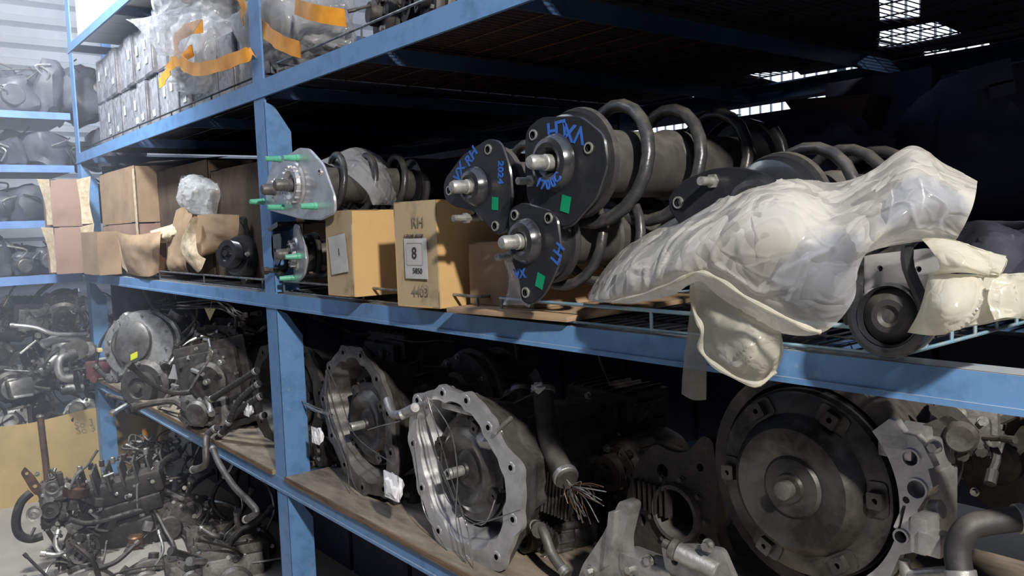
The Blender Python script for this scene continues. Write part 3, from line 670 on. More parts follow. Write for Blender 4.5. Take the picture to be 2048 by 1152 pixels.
crumple_panel('inner_panel', 'carton_inside', t, lrows(t, wrows([[(318, 480, 1.06), (332, 480, 1.1)], [(318, 515, 1.06), (334, 515, 1.1)], [(318, 550, 1.06), (336, 550, 1.1)]])), .003, 20, 6)
t = T('torn_carton', 'brown carton ripped open diagonally next to the black parts', 'carton', at(380, 540, X=1.0))
g1 = wrows([[(352, 420, 1.06), (368, 415, 1.05), (385, 430, 1.03)], [(345, 450, 1.05), (362, 450, 1.03), (378, 460, 1.02)], [(335, 490, 1.04), (358, 490, 1.02), (372, 500, 1.02)], [(332, 525, 1.03), (352, 530, 1.0), (372, 530, 1.02)], [(342, 545, 1.03), (358, 545, 1.02), (378, 545, 1.03)]])
crumple_panel('left_panel', 'carton_old', t, lrows(t, g1), .008, 18, 8)
g1 = wrows([[(395, 430, 1.03), (430, 428, 1.05), (478, 430, 1.08)], [(388, 465, 1.02), (430, 465, 1.05), (476, 468, 1.08)], [(392, 495, 1.01), (425, 495, 1.05), (460, 488, 1.08)], [(398, 515, 1.0), (410, 512, 1.04), (430, 505, 1.07)]])
crumple_panel('right_panel', 'carton_old', t, lrows(t, g1), .006, 16, 9)
g1 = wrows([[(380, 440, .99), (388, 432, 1.0), (396, 436, 1.02)], [(362, 485, .98), (376, 480, .99), (392, 470, 1.01)], [(368, 515, .98), (382, 510, .98), (396, 505, 1.0)], [(395, 545, 1.0), (402, 540, 1.0), (412, 518, 1.02)]])
crumple_panel('torn_flap', 'torn_edge', t, lrows(t, g1), .01, 26, 10)
o, w, D = carton('brown carton panel standing behind the ripped carton at the post', ((1.16, 3.02, 1.222), (1.16, 2.52, 1.222)), (0.2, 0, 0), 0.20, 'carton_old')
# carton stacks at the far end
for k, (z, lbl) in enumerate([(1.222, 'long brown carton, lower of the stack behind the small plain carton'), (1.462, 'long brown carton with a taped seam, upper of the stack behind the small plain carton')]):
    t, w, D = carton(lbl, ((1.03, 4.62, z), (1.03, 3.96, z)), (0.45, 0, 0), 0.236+.02*k, 'carton_pink' if k == 0 else 'carton_old')
    G().box((w*.985, -.003, .12), (.03, .002, .24)).obj('tape_seam', 'torn_edge', t)
for k, (z, lbl) in enumerate([(1.222, 'pinkish carton, lower of the narrow stack jutting out at the rack corner'), (1.462, 'carton with ragged white edge, upper of the narrow stack jutting out at the rack corner')]):
    t, w, D = carton(lbl, ((0.81, 4.87, z), (0.81, 4.66, z)), (0.17, 0, 0), 0.236, 'carton_pink')
    fl = film('open_flap', 'torn_edge', t, [[V((w+.00, .0, 0.01)), V((w-.04, -.02, 0.01))], [V((w, 0, .12)), V((w-.05, -.02, .12))], [V((w, 0, .235)), V((w-.03, -.05, .24))]], .008, 20, k+7, 8, 8)
    fl = film('open_flap', 'torn_edge', t, [[V((w+.005, D-.04, 0.01)), V((w+.03, D+.01, 0.01))], [V((w+.005, D-.04, .12)), V((w+.02, D, .12))], [V((w+.005, D-.05, .235)), V((w+.04, D+.01, .25))]], .008, 20, k+9, 8, 8)
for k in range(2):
    t, w, D = carton(['dark long carton in shadow right of the taped brown carton', 'dark long carton in shadow above the torn cartons'][k], ((1.12, 3.94-k*.70, 1.23), (1.12, 3.27-k*.72, 1.23)), (0.45, 0, 0), 0.46-k*.05, 'carton_shaded')  # brown cartons; their shadow is put into the material colour
t = T('paper_sheet', 'white paper sheet lying on top of the far brown cartons', 'paper', (1.2, 4.0, 1.71))
film('sheet', 'paper', t, [[V((-.12, y*.5, .0+.02*math.cos(y*2))) for y in (-.7, -.2, .3, .8)], [V((.15, y*.5, .03)) for y in (-.7, -.2, .3, .8)]], .01, 6, 2, 6, 8)
# ---------------- machine parts ----------------
def housing(g, d, r, ribs=True, k=5):
    """a cast case: stepped barrel, ribs, bosses"""
    w, h, l = d
    prof = [(0, 0), (w*.42, 0), (w*.46, .01*l), (w*.46, .1*l), (w*.5, .12*l), (w*.5, .18*l), (w*.42, .22*l), (w*.40, .5*l), (w*.47, .53*l), (w*.47, .6*l), (w*.36, .66*l), (w*.30, .92*l), (w*.22, l), (0, l)]
    g.lathe(prof, Matrix.Diagonal((1, h/w, 1, 1)), 26, cap=False)
    if ribs:
        for i in range(10):
            a = 2*PI*i/10+r.uniform(-.1, .1)
            g.box((0, 0, 0), (w*.05, .012, l*.28), Matrix.Diagonal((1, h/w, 1, 1)) @ Matrix.Rotation(a, 4, 'Z') @ Matrix.Translation((w*.43, 0, l*.36)))
    for i in range(k):
        a = r.uniform(0, 2*PI); z = r.uniform(.1, .8)*l; q = r.uniform(.12, .22)*w
        c = V((math.cos(a)*w*.42, math.sin(a)*h*.42, z)); g.cyl(c*1.0, c+V((math.cos(a), math.sin(a), 0))*w*.13, q*.6, n=12, b=.002)
def machine(label, M, d=(.2, .2, .25), seed=0, m='alu_dark', m2='iron', name='gearbox_part', cat='car part', group=None, npipe=3, nbolt=8, kind=0, pm=None):
    r = random.Random(seed); M = M @ Matrix.Rotation(PI, 4, 'Y'); t = T(name, label, cat, M, group); w, h, l = d
    pm = pm or ['iron', 'alu', 'rubber', 'steel_bright', 'grime']
    if kind == 0:
        g = G(); housing(g, d, r); g.obj('housing', m, t)
        g = G(); g.lathe([(w*.1, -.03), (w*.2, -.03), (w*.24, -.02), (w*.24, 0), (w*.18, .0)], RT((w*.05, h*.04, 0)), 24); g.obj('end_cover', m2, t)
    elif kind == 1:   # pump / alternator with pulley
        g = G(); g.lathe([(0, 0), (w*.40, 0), (w*.48, .06*l), (w*.5, .2*l), (w*.5, .45*l), (w*.46, .5*l), (w*.5, .55*l), (w*.5, .85*l), (w*.38, l), (0, l)], None, 28, cap=False)
        for i in range(14):
            a = 2*PI*i/14; g.box((0, 0, 0), (w*.08, .006, l*.3), Matrix.Rotation(a, 4, 'Z') @ Matrix.Translation((w*.49, 0, l*.3)))
        for a in (0.4, 2.5, 4.5): g.cyl((math.cos(a)*w*.55, math.sin(a)*w*.55, l*.1), (math.cos(a)*w*.55, math.sin(a)*w*.55, l*.75), w*.09, n=12, b=.002)
        g.obj('housing', m, t)
        g = G(); p = [(0.0, -.005), (w*.28, -.005)]
        for i in range(5): p += [(w*.30, -.008-i*.006), (w*.27, -.011-i*.006)]
        p += [(w*.30, -.040), (w*.18, -.040), (w*.16, -.030), (w*.07, -.030), (w*.07, -.046), (0, -.046)]
        g.lathe(p, None, 26, cap=False); g.obj('pulley', m2, t)
    elif kind == 2:   # block with cover and ribs
        g = G(); g.box((0, 0, l/2), (w, h, l*.8), b=.012)
        for i in range(6): g.box((-w*.4+i*w*.16, 0, l/2), (.006, h*1.06, l*.72), b=.001)
        for i in range(4): g.box((0, -h*.38+i*h*.25, l/2), (w*1.05, .007, l*.6), b=.001)
        g.obj('housing', m, t)
        g = G(); g.box((0, 0, l*.05), (w*.8, h*.75, l*.14), b=.01); g.lathe([(0, -.03), (w*.2, -.03), (w*.25, -.02), (w*.25, .02)], None, 22); g.obj('cover', m2, t)
    else:             # intake with runners
        for i in range(4):
            x = -w*.4+i*w*.27; g = G(); g.tube([(x, h*.4, l*.1), (x, h*.15, l*.45), (x+.01, -h*.2, l*.5), (x+.01, -h*.45, l*.15)], w*.1, 12, smooth=6); g.obj('runner', m, t)
        g = G(); g.cyl((-w*.55, -h*.4, l*.1), (w*.55, -h*.4, l*.1), h*.2, n=20, b=.01); g.box((0, h*.42, l*.08), (w*1.05, .012, l*.3), b=.003); g.obj('plenum', m2, t)
    for i in range(nbolt):
        a = 2*PI*i/nbolt+r.uniform(-.2, .2); q = r.uniform(.36, .46)
        G().bolt((math.cos(a)*w*q, math.sin(a)*h*q, 0.0), (0, 0, -1), r.uniform(.005, .008), .008).obj('bolt', r.choice(['zinc', 'iron', 'steel_bright']), t)
    for i in range(npipe):
        p = V((r.uniform(-.5, .5)*w, r.uniform(-.3, .55)*h, r.uniform(-.05, .6)*l)); pts = [p]
        dd = V((r.uniform(-1, 1), r.uniform(-.4, 1), r.uniform(-1, .6))).normalized()
        for q in range(r.randint(2, 4)):
            dd = (dd+V((r.uniform(-1, 1), r.uniform(-.8, .8), r.uniform(-.8, .8)))*.7).normalized(); p = p+dd*w*r.uniform(.2, .4); pts.append(p)
        rr = r.choice([.004, .006, .010, .013]); g = G(); g.tube(pts, rr, 8, smooth=5); g.cyl(pts[-1], pts[-1]+dd*.02, rr*1.35, n=10); g.obj('pipe', r.choice(pm), t)
    for i in range(2):
        g = G(RT((r.uniform(-.4, .4)*w, r.uniform(-.4, .4)*h, -.012), rz=r.uniform(0, 3))); s = r.uniform(.6, 1.2)
        g.plate(roundpoly([(-.04*s, -.012), (.03*s, -.014), (.045*s, .01), (.0, .016), (-.04*s, .012)], .006), [circ(-.028*s, 0, .005, 10), circ(.03*s, 0, .004, 10)], -.004, 0); g.box((0, 0, .01), (.012, .012, .02), b=.001)
        g.obj('bracket', r.choice(['alu', 'iron', 'alu_dark']), t)
    return t
def harness(label, pts, n=5, spread=.015, r0=.0035, seed=1, group=None, mats=('rubber', 'iron'), name='wiring_harness', ends=True, cat='wiring'):
    r = random.Random(seed); P0 = V(pts[0]); t = T(name, label, cat, P0, group)
    for i in range(n):
        pp = [V(p)-P0+V((r.uniform(-1, 1), r.uniform(-1, 1), r.uniform(-1, 1)))*spread for p in pts]
        g = G(); g.tube(pp, r0*r.uniform(.7, 1.4), 7, smooth=6); g.obj('cable', r.choice(mats), t)
        if ends: G().box((0, 0, 0), (.014, .02, .012), FR(pp[-1], pp[-1]-pp[-2]), b=.002).obj('connector', r.choice(['grime', 'alu_dark', 'iron']), t)
    return t
def hose(label, pts, r, m='rubber', clamp=(), group=None, name='hose', cat='hose', rings=False):
    P0 = V(pts[0]); t = T(name, label, cat, P0, group); pp = catmull([V(p)-P0 for p in pts], 7)
    rr = (lambda u: r*(1+.10*math.sin(u*len(pp)*2.4))) if rings else r
    if rings: pp = catmull(pp, 3)
    G().tube(pp, rr, 14).obj('hose_body', m, t)
    for i in (0, -1):
        d = (pp[1]-pp[0]) if i == 0 else (pp[-1]-pp[-2]); d.normalize()
        c = pp[i]+d*(.012 if i == 0 else -.012); G().cyl(c-d*.006, c+d*.006, r*1.18, n=16, b=.001).obj('clamp', 'alu', t)
    return t
def loft(g, A, zA, B, zB, cap=False):
    n = len(A); vs = [(x, y, zA) for x, y in A]+[(x, y, zB) for x, y in B]
    fs = [(i, (i+1) % n, n+(i+1) % n, n+i) for i in range(n)]
    if cap: fs.append(tuple(range(n, 2*n)))
    return g.add(vs, fs)
def scale2(p, k, c=None):
    c = c or (sum(q[0] for q in p)/len(p), sum(q[1] for q in p)/len(p)); return [(c[0]+(x-c[0])*k, c[1]+(y-c[1])*k) for x, y in p]
def transaxle(label, cpx, X, outer, inner, Rd, seed, m='alu', md='disc_steel', hub=(0, 0), dback=.045, wallz=.09, bodym=None, hub_m='zinc', n_boss=11, wm=None, lug=True, body_l=.3, bodyk=.62):
    p = at(*cpx, X=X); M = FR(p, (-1, 0, 0)); t = T('transaxle', label, 'transmission', M); r = random.Random(seed); bodym = bodym or m
    O = smooth2([lp(M, *q) for q in outer], 4); I = smooth2([lp(M, *q) for q in inner], 4)
    ci = (sum(q[0] for q in I)/len(I), sum(q[1] for q in I)/len(I))
    O = smooth2([lp(M, *q) for q in outer], 9); I = smooth2([lp(M, *q) for q in inner], 9)
    def scallop(L, amp, sg):
        out = []
        for x, y in L:
            dx, dy = x-ci[0], y-ci[1]; a = math.atan2(dy, dx)
            k = 1+sg*amp*(max(0, math.cos((a-2*PI*.35/n_boss)*n_boss))**1.5)+amp*.35*noise.noise(V((a*3, seed, 0)))
            out.append((ci[0]+dx*k, ci[1]+dy*k))
        return out
    O = scallop(scale2(O, .985, ci), .055, 1); I = scallop(I, .045, -1)
    # boss positions between outer and inner
    B = []
    for i in range(n_boss):
        a = 2*PI*(i+.35)/n_boss
        d = V((math.cos(a), math.sin(a)))
        def edge(L):
            best = None
            for k in range(len(L)):
                v = V(L[k])-V(ci); u = v.normalized()
                if best is None or u.dot(d) > best[0]: best = (u.dot(d), v.length)
            return best[1]
        ro, ri = edge(O), edge(I); B.append((ci[0]+d.x*(ro*.55+ri*.45), ci[1]+d.y*(ro*.55+ri*.45), a, max(.006, (ro-ri)*.5)))
    g = G(); g.plate(O, [I], -.013, 0); g.obj('flange', m, t)
    for x, y, a, q in B: G().cyl((x, y, -.03), (x, y, .0015), min(.013, q*1.1), n=14, b=.001).obj('bolt_boss', m, t)
    for x, y, a, q in B: G().lathe([(.0, .0022), (.0062, .0022), (.0062, .001)], RT((x, y, 0)), 12).obj('bolt_hole', 'hole_black', t)  # black disc on the boss, a hole's shade put into colour
    g = G(); loft(g, I, -.002, scale2(I, .93), -wallz*.5); loft(g, scale2(I, .93), -wallz*.5, scale2(I, .86), -wallz, cap=True)
    g.obj('bell_wall', wm or m, t)
    g = G(); O2 = scale2(O, .95); loft(g, O, -.012, O2, -.03); loft(g, O2, -.03, scale2(O, .80), -wallz*.8); loft(g, scale2(O, .80), -wallz*.8, scale2(O, bodyk), -wallz-body_l*.4); loft(g, scale2(O, bodyk), -wallz-body_l*.4, scale2(O, bodyk*.8), -wallz-body_l, cap=True)
    for i in range(14):
        a = 2*PI*i/14; g.box((0, 0, 0), (.02, .006, .16), Matrix.Translation((ci[0], ci[1], -.12)) @ Matrix.Rotation(a, 4, 'Z') @ Matrix.Translation((Rd*.90, 0, 0)) @ Matrix.Rotation(-.25, 4, 'Y'))
    g.obj('gear_case', bodym, t)
    # torque converter
    D = RT((hub[0], hub[1], -dback))
    pr = [(.0, .022), (.018, .022), (.020, .016), (Rd*.30, .012), (Rd*.36, .006), (Rd*.46, .008), (Rd*.56, .018), (Rd*.66, .020), (Rd*.74, .012), (Rd*.80, .004), (Rd*.93, .002), (Rd*.965, -.002), (Rd*.965, -.014), (Rd, -.016), (Rd, -.03), (Rd*.9, -.04)]
    G().lathe(pr, D, 56, cap=False).obj('torque_converter', md, t)
    g = G(D); g.lathe([(.007, .02), (.0125, .02), (.0125, .062), (.0115, .064), (.0075, .064), (.007, .05)], None, 18, cap=False); g.obj('hub_shaft', hub_m, t)
    if lug:
        for i in range(4):
            a = 2*PI*i/4+.2+seed; q = RT((hub[0], hub[1], -dback)) @ Matrix.Rotation(a, 4, 'Z') @ Matrix.Translation((Rd*.86, 0, 0))
            g = G(q); g.plate(roundpoly([(-.014, -.014), (.014, -.014), (.014, .014), (-.014, .014)], .004), [circ(0, 0, .005, 10)], 0, .014); g.obj('mounting_lug', md, t)
    return t, M, O, I
def wire(t, M, pxs, X, r=.0014, m='steel_bright'):
    i = M.inverted(); g = G(); g.tube([i @ at(a, b, X=X-(c[0] if c else 0)) for a, b, *c in pxs], r, 5, smooth=5); g.obj('tie_wire', m, t)
# silver transaxle right of centre
tB, M, O, I = transaxle('silver transmission with an open oval bell housing laced with thin wires', (905, 940), 1.04,
    [(838, 788), (885, 775), (935, 790), (962, 808), (985, 850), (1005, 890), (1030, 925), (1046, 985), (1036, 1060), (1010, 1120), (975, 1150), (925, 1135), (880, 1085), (850, 1020), (828, 940), (817, 860), (822, 815)],
    [(850, 802), (888, 800), (925, 812), (955, 845), (982, 895), (1003, 935), (1012, 990), (1005, 1050), (985, 1085), (950, 1100), (905, 1075), (870, 1020), (845, 940), (832, 860), (836, 820)],
    .128, 1, m='alu_clean', md='disc_steel', hub=(0.005, -.005), wallz=.10, wm='alu_clean', bodym='alu_dark')
wire(tB, M, [(848, 790), (855, 860), (890, 960), (930, 1040), (962, 1045), (1040, 1020)], 1.02)
wire(tB, M, [(846, 795), (862, 880), (905, 990), (925, 1080), (935, 1150)], 1.02)
wire(tB, M, [(852, 790), (880, 880), (900, 950), (935, 1060), (948, 1148)], 1.015)
wire(tB, M, [(842, 800), (870, 900), (895, 1000), (962, 1050), (990, 1000)], 1.02)
wire(tB, M, [(860, 800), (900, 860), (915, 945), (912, 1040), (930, 1120)], 1.015)
wire(tB, M, [(826, 880), (845, 1010), (870, 1060), (900, 1110)], 1.03)
for q, s in (((980, 870), 0.3), ((1010, 850), .6)):
    pass
i = M.inverted()
g = G(); g.tube([i @ at(800, 832, X=1.0), i @ at(822, 822, X=1.02), i @ at(858, 805, X=1.03)], .012, 12, smooth=4); g.obj('elbow_pipe', 'alu', tB)
g = G(); g.box(i @ at(940, 812, X=1.09), (.12, .016, .08), b=.004); g.obj('top_web', 'alu', tB)
g = G(); g.bolt(i @ at(1000, 862, X=1.06), (0, 0, 1), .010, .008); g.obj('plug', 'steel_bright', tB)
g = G(); g.blob(i @ at(1000, 870, X=1.13), (.12, .12, .12), 5, .15, 3); g.obj('side_bulge', 'alu', tB)
g = G(); g.cyl(i @ at(990, 865, X=1.03), i @ at(1022, 836, X=1.10), .005, n=8); g.obj('pin', 'alu', tB)
# darker transaxle at left
tA, M, O, I = transaxle('dirty transmission with a pointed bell housing and crossed wires right of the blue post', (712, 845), 1.08,
    [(655, 735), (672, 705), (700, 690), (735, 712), (760, 755), (778, 800), (785, 880), (790, 950), (772, 990), (745, 992), (712, 975), (680, 925), (655, 860), (642, 790)],
    [(662, 748), (680, 725), (704, 715), (730, 735), (752, 775), (768, 830), (772, 890), (770, 950), (745, 968), (715, 950), (688, 905), (664, 845), (652, 790)],
    .125, 2, m='alu_dark', md='disc_steel', hub=(0, -.01), wallz=.08, body_l=.25, bodym='grime')
wire(tA, M, [(655, 730), (665, 800), (690, 880), (705, 960), (720, 985)], 1.06)
wire(tA, M, [(655, 735), (680, 790), (710, 870), (790, 930)], 1.055, .0014)
wire(tA, M, [(652, 740), (655, 830), (690, 920), (700, 985)], 1.06)
wire(tA, M, [(735, 860), (760, 852), (790, 845), (800, 842)], 1.03)
i = M.inverted()
g = G(); g.tube([i @ at(775, 800, X=1.04), i @ at(790, 830, X=1.02), i @ at(830, 815, X=1.0)], .011, 12, smooth=4); g.obj('elbow_pipe', 'alu', tA)
# dark one behind the post
tD, M, O, I = transaxle('dark transmission bell housing half hidden behind the blue post', (572, 790), 1.14,
    [(520, 700), (560, 678), (600, 690), (632, 730), (648, 800), (640, 880), (610, 925), (570, 920), (530, 880), (508, 810), (505, 750)],
    [(530, 715), (562, 698), (595, 708), (618, 745), (630, 800), (622, 865), (600, 900), (572, 895), (542, 860), (522, 810), (518, 755)],
    .12, 3, m='iron', md='disc_steel', hub=(0, 0), wallz=.08, bodym='grime')
# large converter at the right
cpx = (1600, 968); X0 = 1.13; p = at(*cpx, X=X0); M = FR(p, (-1, 0.0, 0.0)); RD = .150
t = T('transaxle', 'largest transmission, nearest at the right, dark disc with one square lug lit', 'transmission', M)
pr = [(.0, .034), (.022, .034), (.024, .028), (RD*.30, .026), (RD*.33, .022), (RD*.50, .030), (RD*.62, .030), (RD*.70, .020), (RD*.735, .006), (RD*.75, .002), (RD*.93, .0), (RD*.97, -.004), (RD*.985, -.016), (RD, -.018), (RD, -.035), (RD*.9, -.045)]
G().lathe(pr, None, 80, cap=False).obj('torque_converter', 'disc_steel', t)
for k in range(6):
    a = math.radians(3)+k*PI/3; q = Matrix.Rotation(a, 4, 'Z') @ Matrix.Translation((RD*.85, 0, 0))
    G(q).plate(roundpoly([(-.016, -.026), (.014, -.026), (.016, 0), (.014, .026), (-.016, .026)], .008), (), 0, .004).obj('lug_base', 'disc_steel', t)
    G(q).plate(roundpoly([(-.012, -.012), (.011, -.012), (.011, .012), (-.012, .012)], .003), [circ(0, 0, .0045, 12)], .003, .015).obj('mounting_lug', 'disc_steel', t)
g = G(); g.lathe([(.008, .03), (.014, .03), (.014, .05), (.009, .052)], None, 18); g.obj('hub_shaft', 'alu_dark', t)
def LP(*pp): return [lp(M, *q) for q in pp]
outer = LP((1778, 838), (1790, 842), (1806, 868), (1830, 872), (1846, 890), (1868, 935), (1856, 938), (1866, 975), (1848, 1000), (1835, 1020), (1838, 1050), (1842, 1085), (1826, 1105), (1800, 1110), (1782, 1152), (1740, 1190), (1680, 1215))
th = [math.atan2(y, x) for x, y in outer]; arc = []
a1, a0 = th[0], th[-1]
for k in range(25):
    a = a0+(a1-a0)*k/24; arc.append((RD*1.045*math.cos(a), RD*1.045*math.sin(a)))
hs = [circ(*lp(M, *q), r_, 16) for q, r_ in (((1822, 916), .0105), ((1834, 978), .0125), ((1803, 1073), .0085), ((1812, 1000), .005))]
hs.append(roundpoly(LP((1806, 1010), (1812, 1012), (1800, 1060), (1786, 1055)), .003))
G().plate(outer+arc, hs, -.018, .0).obj('case_flange', 'alu_clean', t)
for q, r_ in (((1822, 916), .0135), ((1834, 978), .0155), ((1803, 1073), .0115)):
    x, y = lp(M, *q); G().lathe([(r_-.003, -.03), (r_, -.03), (r_, .003), (r_-.003, .003)], RT((x, y, 0)), 20, cap=False).obj('boss_ring', 'alu_clean', t)
g = G(); n = 40; vs = []
for k in range(n+1):
    a = 2*PI*k/n; 
ring1 = circ(0, 0, RD*1.06, 48); ring2 = circ(0, 0, RD*1.16, 48)
g.plate(circ(0, 0, RD*1.19, 48), [circ(0, 0, RD*1.045, 48)], -.05, -.022); loft(g, circ(0, 0, RD*1.05, 48), -.022, circ(0, 0, RD*.98, 48), -.12); loft(g, circ(0, 0, RD*1.19, 48), -.04, circ(0, 0, RD*.8, 48), -.3, cap=True)
g.obj('bell_wall', 'grime', t)
i = M.inverted()
g = G(); g.box(i @ at(1815, 880, X=1.17), (.05, .04, .08), RT((0, 0, 0)), b=.006); g.box(i @ at(1850, 905, X=1.19), (.05, .05, .09), b=.006); g.box(i @ at(1862, 1000, X=1.19), (.04, .10, .09), b=.008); g.obj('side_web', 'alu', t)
G().bolt(i @ at(1870, 893, X=1.14), (0, 0, 1), .007, .008).obj('bolt', 'steel_bright', t)
g = G(); g.box(i @ at(1850, 1065, X=1.10), (.022, .05, .04), b=.003); g.box(i @ at(1868, 1085, X=1.09), (.03, .03, .03), b=.003); g.box(i @ at(1835, 1045, X=1.10), (.012, .02, .03), b=.003); g.obj('plug_connector', 'alu', t)
g = G(); g.cyl(i @ at(1862, 1020, X=1.14), i @ at(1885, 1020, X=1.14), .014, n=18, b=.002); g.obj('sensor', 'alu', t)
g = G(); g.cyl(i @ at(1820, 1150, X=1.10), i @ at(1905, 1143, X=1.10), .008, n=12); g.cyl(i @ at(1808, 1120, X=1.10), i @ at(1812, 1150, X=1.10), .008, n=12); g.obj('pipe_stub', 'alu', t)
# parts right of it
h1 = at(1880, 1128, X=1.10)
hose('grey rubber elbow hose with a clip at the lower right corner', [at(1925, 1170, X=1.06), at(1915, 1100, X=1.07), at(1935, 1058, X=1.08), at(1975, 1045, X=1.10), at(2060, 1035, X=1.14)], .016, 'rubber')
g = machine('dark valve body with ports behind the beam at upper right of lower shelf', FR(at(1925, 868, X=1.22), (-1, -.3, 0)), (.09, .07, .15), 21, 'alu_dark', 'alu_dark', kind=2, npipe=3, name='valve_block', pm=['iron', 'alu_dark', 'rubber'])
machine('black machine part in the shadow at the far right of the lower shelf', FR(at(2010, 930, X=1.62), (-1, 0, 0)), (.18, .2, .25), 22, 'grime', 'grime', kind=0, npipe=4, pm=['grime', 'rubber'], name='gearbox')
# casting with round pump opening, lower centre
M = FR(at(1350, 1025, X=1.22), (-1, 0, 0)); t = T('pump_casting', 'dark casting with a large round opening at bottom centre', 'casting', M)
o2 = [lp(M, *q) for q in ((1255, 985), (1275, 920), (1310, 885), (1345, 905), (1375, 905), (1405, 870), (1425, 880), (1435, 960), (1430, 1060), (1450, 1120), (1500, 1170), (1250, 1170), (1230, 1120), (1245, 1050))]
c0 = lp(M, 1355, 1025)
hh = [circ(*c0, .047, 28), circ(*lp(M, 1300, 975), .012, 12, .009), circ(*lp(M, 1325, 942), .014, 12), circ(*lp(M, 1400, 935), .008, 12), circ(*lp(M, 1285, 1040), .009, 12, .013), circ(*lp(M, 1405, 1075), .008, 12)]
G().plate(roundpoly(o2, .02), hh, -.03, 0).obj('casting_plate', 'grime', t)
G().lathe([(.046, -.10), (.046, .0), (.048, .012), (.056, .012), (.060, .0), (.06, -.1)], RT((*c0, 0)), 36, cap=False).obj('opening_ring', 'alu_dark', t)
G().lathe([(.0, -.06), (.046, -.06), (.046, -.08)], RT((*c0, 0)), 30).obj('inner_disc', 'rubber', t)
for a in range(9):
    q = 2*PI*a/9; G().bolt((c0[0]+.07*math.cos(q), c0[1]+.07*math.sin(q), 0), (0, 0, 1), .005, .006).obj('bolt', 'alu_dark', t)
g = G(); 
for k in range(7): g.box((lp(M, 1275, 960)[0]+k*.014, lp(M, 1280, 985)[1]-.0, .004), (.004, .06, .02), b=.001)
g.obj('rib_block', 'grime', t)
# arched bracket left of it and mount at the bottom
M = FR(at(1200, 1130, X=1.08), (-1, 0, 0)); t = T('engine_mount', 'grey forked engine mount bracket at the bottom edge left of the round opening', 'bracket', M)
G().plate(roundpoly([lp(M, *q) for q in ((1240, 1000), (1262, 1010), (1245, 1080), (1250, 1160), (1150, 1175), (1165, 1130), (1205, 1070))], .01), [circ(*lp(M, 1180, 1142), .012, 14)], -.03, 0).obj('left_arm', 'alu', t)
G().plate(roundpoly([lp(M, *q) for q in ((1226, 1020), (1238, 1020), (1232, 1090), (1222, 1130), (1215, 1130))], .004), (), 0, .012).obj('rib', 'alu', t)
g = G(); g.box(V((*lp(M, 1290, 1140), -.02)), (.12, .035, .05), b=.005); g.obj('base_block', 'alu', t)
for q in ((1180, 1142), (1262, 1138), (1300, 1120)): G().bolt(V((*lp(M, *q), 0.0)), (0, 0, 1), .008, .008).obj('bolt', 'steel_bright', t)
M = FR(at(1400, 1130, X=1.06), (-1, 0, 0)); t = T('solenoid', 'pale cylindrical solenoid on a silver bracket at the bottom edge', 'solenoid', M)
g = G(); g.cyl((-.05, .01, 0), (0.02, -.01, -.02), .016, n=22, b=.003); g.obj('barrel', 'film_dirty' if False else 'alu', t)
g = G(); g.cyl((-.06, .013, .003), (-.048, .01, 0), .018, n=22, b=.002); g.cyl((-.075, .017, .003), (-.06, .013, 0), .008, n=14); g.obj('end_cap', 'alu_dark', t)
G().plate(roundpoly([(-.1, .0), (-.03, .02), (.03, .03), (.075, -.05), (.05, -.05), (.01, -.01), (-.02, -.045), (-.09, -.045)], .01), [circ(.0, -.0, .01, 14), circ(-.07, -.02, .008, 12)], -.03, -.018).obj('bracket_plate', 'alu', t)
G().bolt((.012, .035, -.01), (0, 0, 1), .008, .01).obj('bolt', 'steel_bright', t)
# corrugated harness with cut wires and grey control unit, centre
hose('thick taped wiring loom rising at the centre of the lower shelf', [at(1085, 770, X=1.22), at(1090, 830, X=1.2), at(1105, 900, X=1.17), at(1135, 960, X=1.14)], .024, 'damper', name='wiring_loom', cat='wiring')
r = random.Random(3); p0 = at(1140, 972, X=1.13); t = T('cut_wires', 'spray of thin cut wires fanning out from the taped loom', 'wires', p0)
for k in range(26):
    q = at(1140+r.uniform(-5, 75), 972+r.uniform(0, 85), X=1.10+r.uniform(-.03, .03))-p0; mid = q*.5+V((r.uniform(-.01, .01), r.uniform(-.012, .012), r.uniform(0, .015)))
    G().tube([(0, 0, 0), mid, q], .0011, 5, smooth=4).obj('wire_strand', r.choice(['copper', 'rusty', 'damper', 'alu']), t)
M = FR(at(1100, 975, X=1.16), (-1, -.25, 0), (0, -.15, 1)); t = T('control_unit', 'grey finned control unit behind the silver bell housing', 'control unit', M)
G().box((0, 0, -.02), (.085, .12, .04), b=.004).obj('unit_case', 'alu_dark', t)
for k in range(9): G().box((.0+k*.009-.012, -.01, .004), (.003, .095, .01)).obj('fin', 'alu_dark', t)
for k in range(2): G().box((-.03, .03-k*.055, .006), (.02, .04, .014), b=.002).obj('plug_socket', 'alu', t)
G().box((-.025, .062, .004), (.03, .016, .01), b=.001).obj('clip', 'paper', t)
machine('dark gearcase behind the taped loom', FR(at(1130, 1040, X=1.32), (-1, .1, 0)), (.2, .26, .2), 31, 'grime', 'iron', kind=0, npipe=3, pm=['grime', 'rubber'], name='gearcase')
machine('dark pump with curved arms under the control unit', FR(at(1075, 1075, X=1.18), (-1, .1, .1)), (.10, .12, .15), 33, 'alu_dark', 'alu_dark', kind=1, npipe=2, pm=['alu_dark', 'iron'], name='oil_pump')
hose('curved grey pipe running down right of the silver bell housing', [at(1065, 1050, X=1.13), at(1085, 1060, X=1.11), at(1105, 1110, X=1.1), at(1135, 1150, X=1.1)], .011, 'alu_dark', name='pipe', cat='pipe')
hose('thin arm pipe curving at the bottom beside the silver bell housing', [at(1035, 1030, X=1.12), at(1030, 1075, X=1.1), at(1012, 1120, X=1.1)], .010, 'alu_dark', name='pipe', cat='pipe')
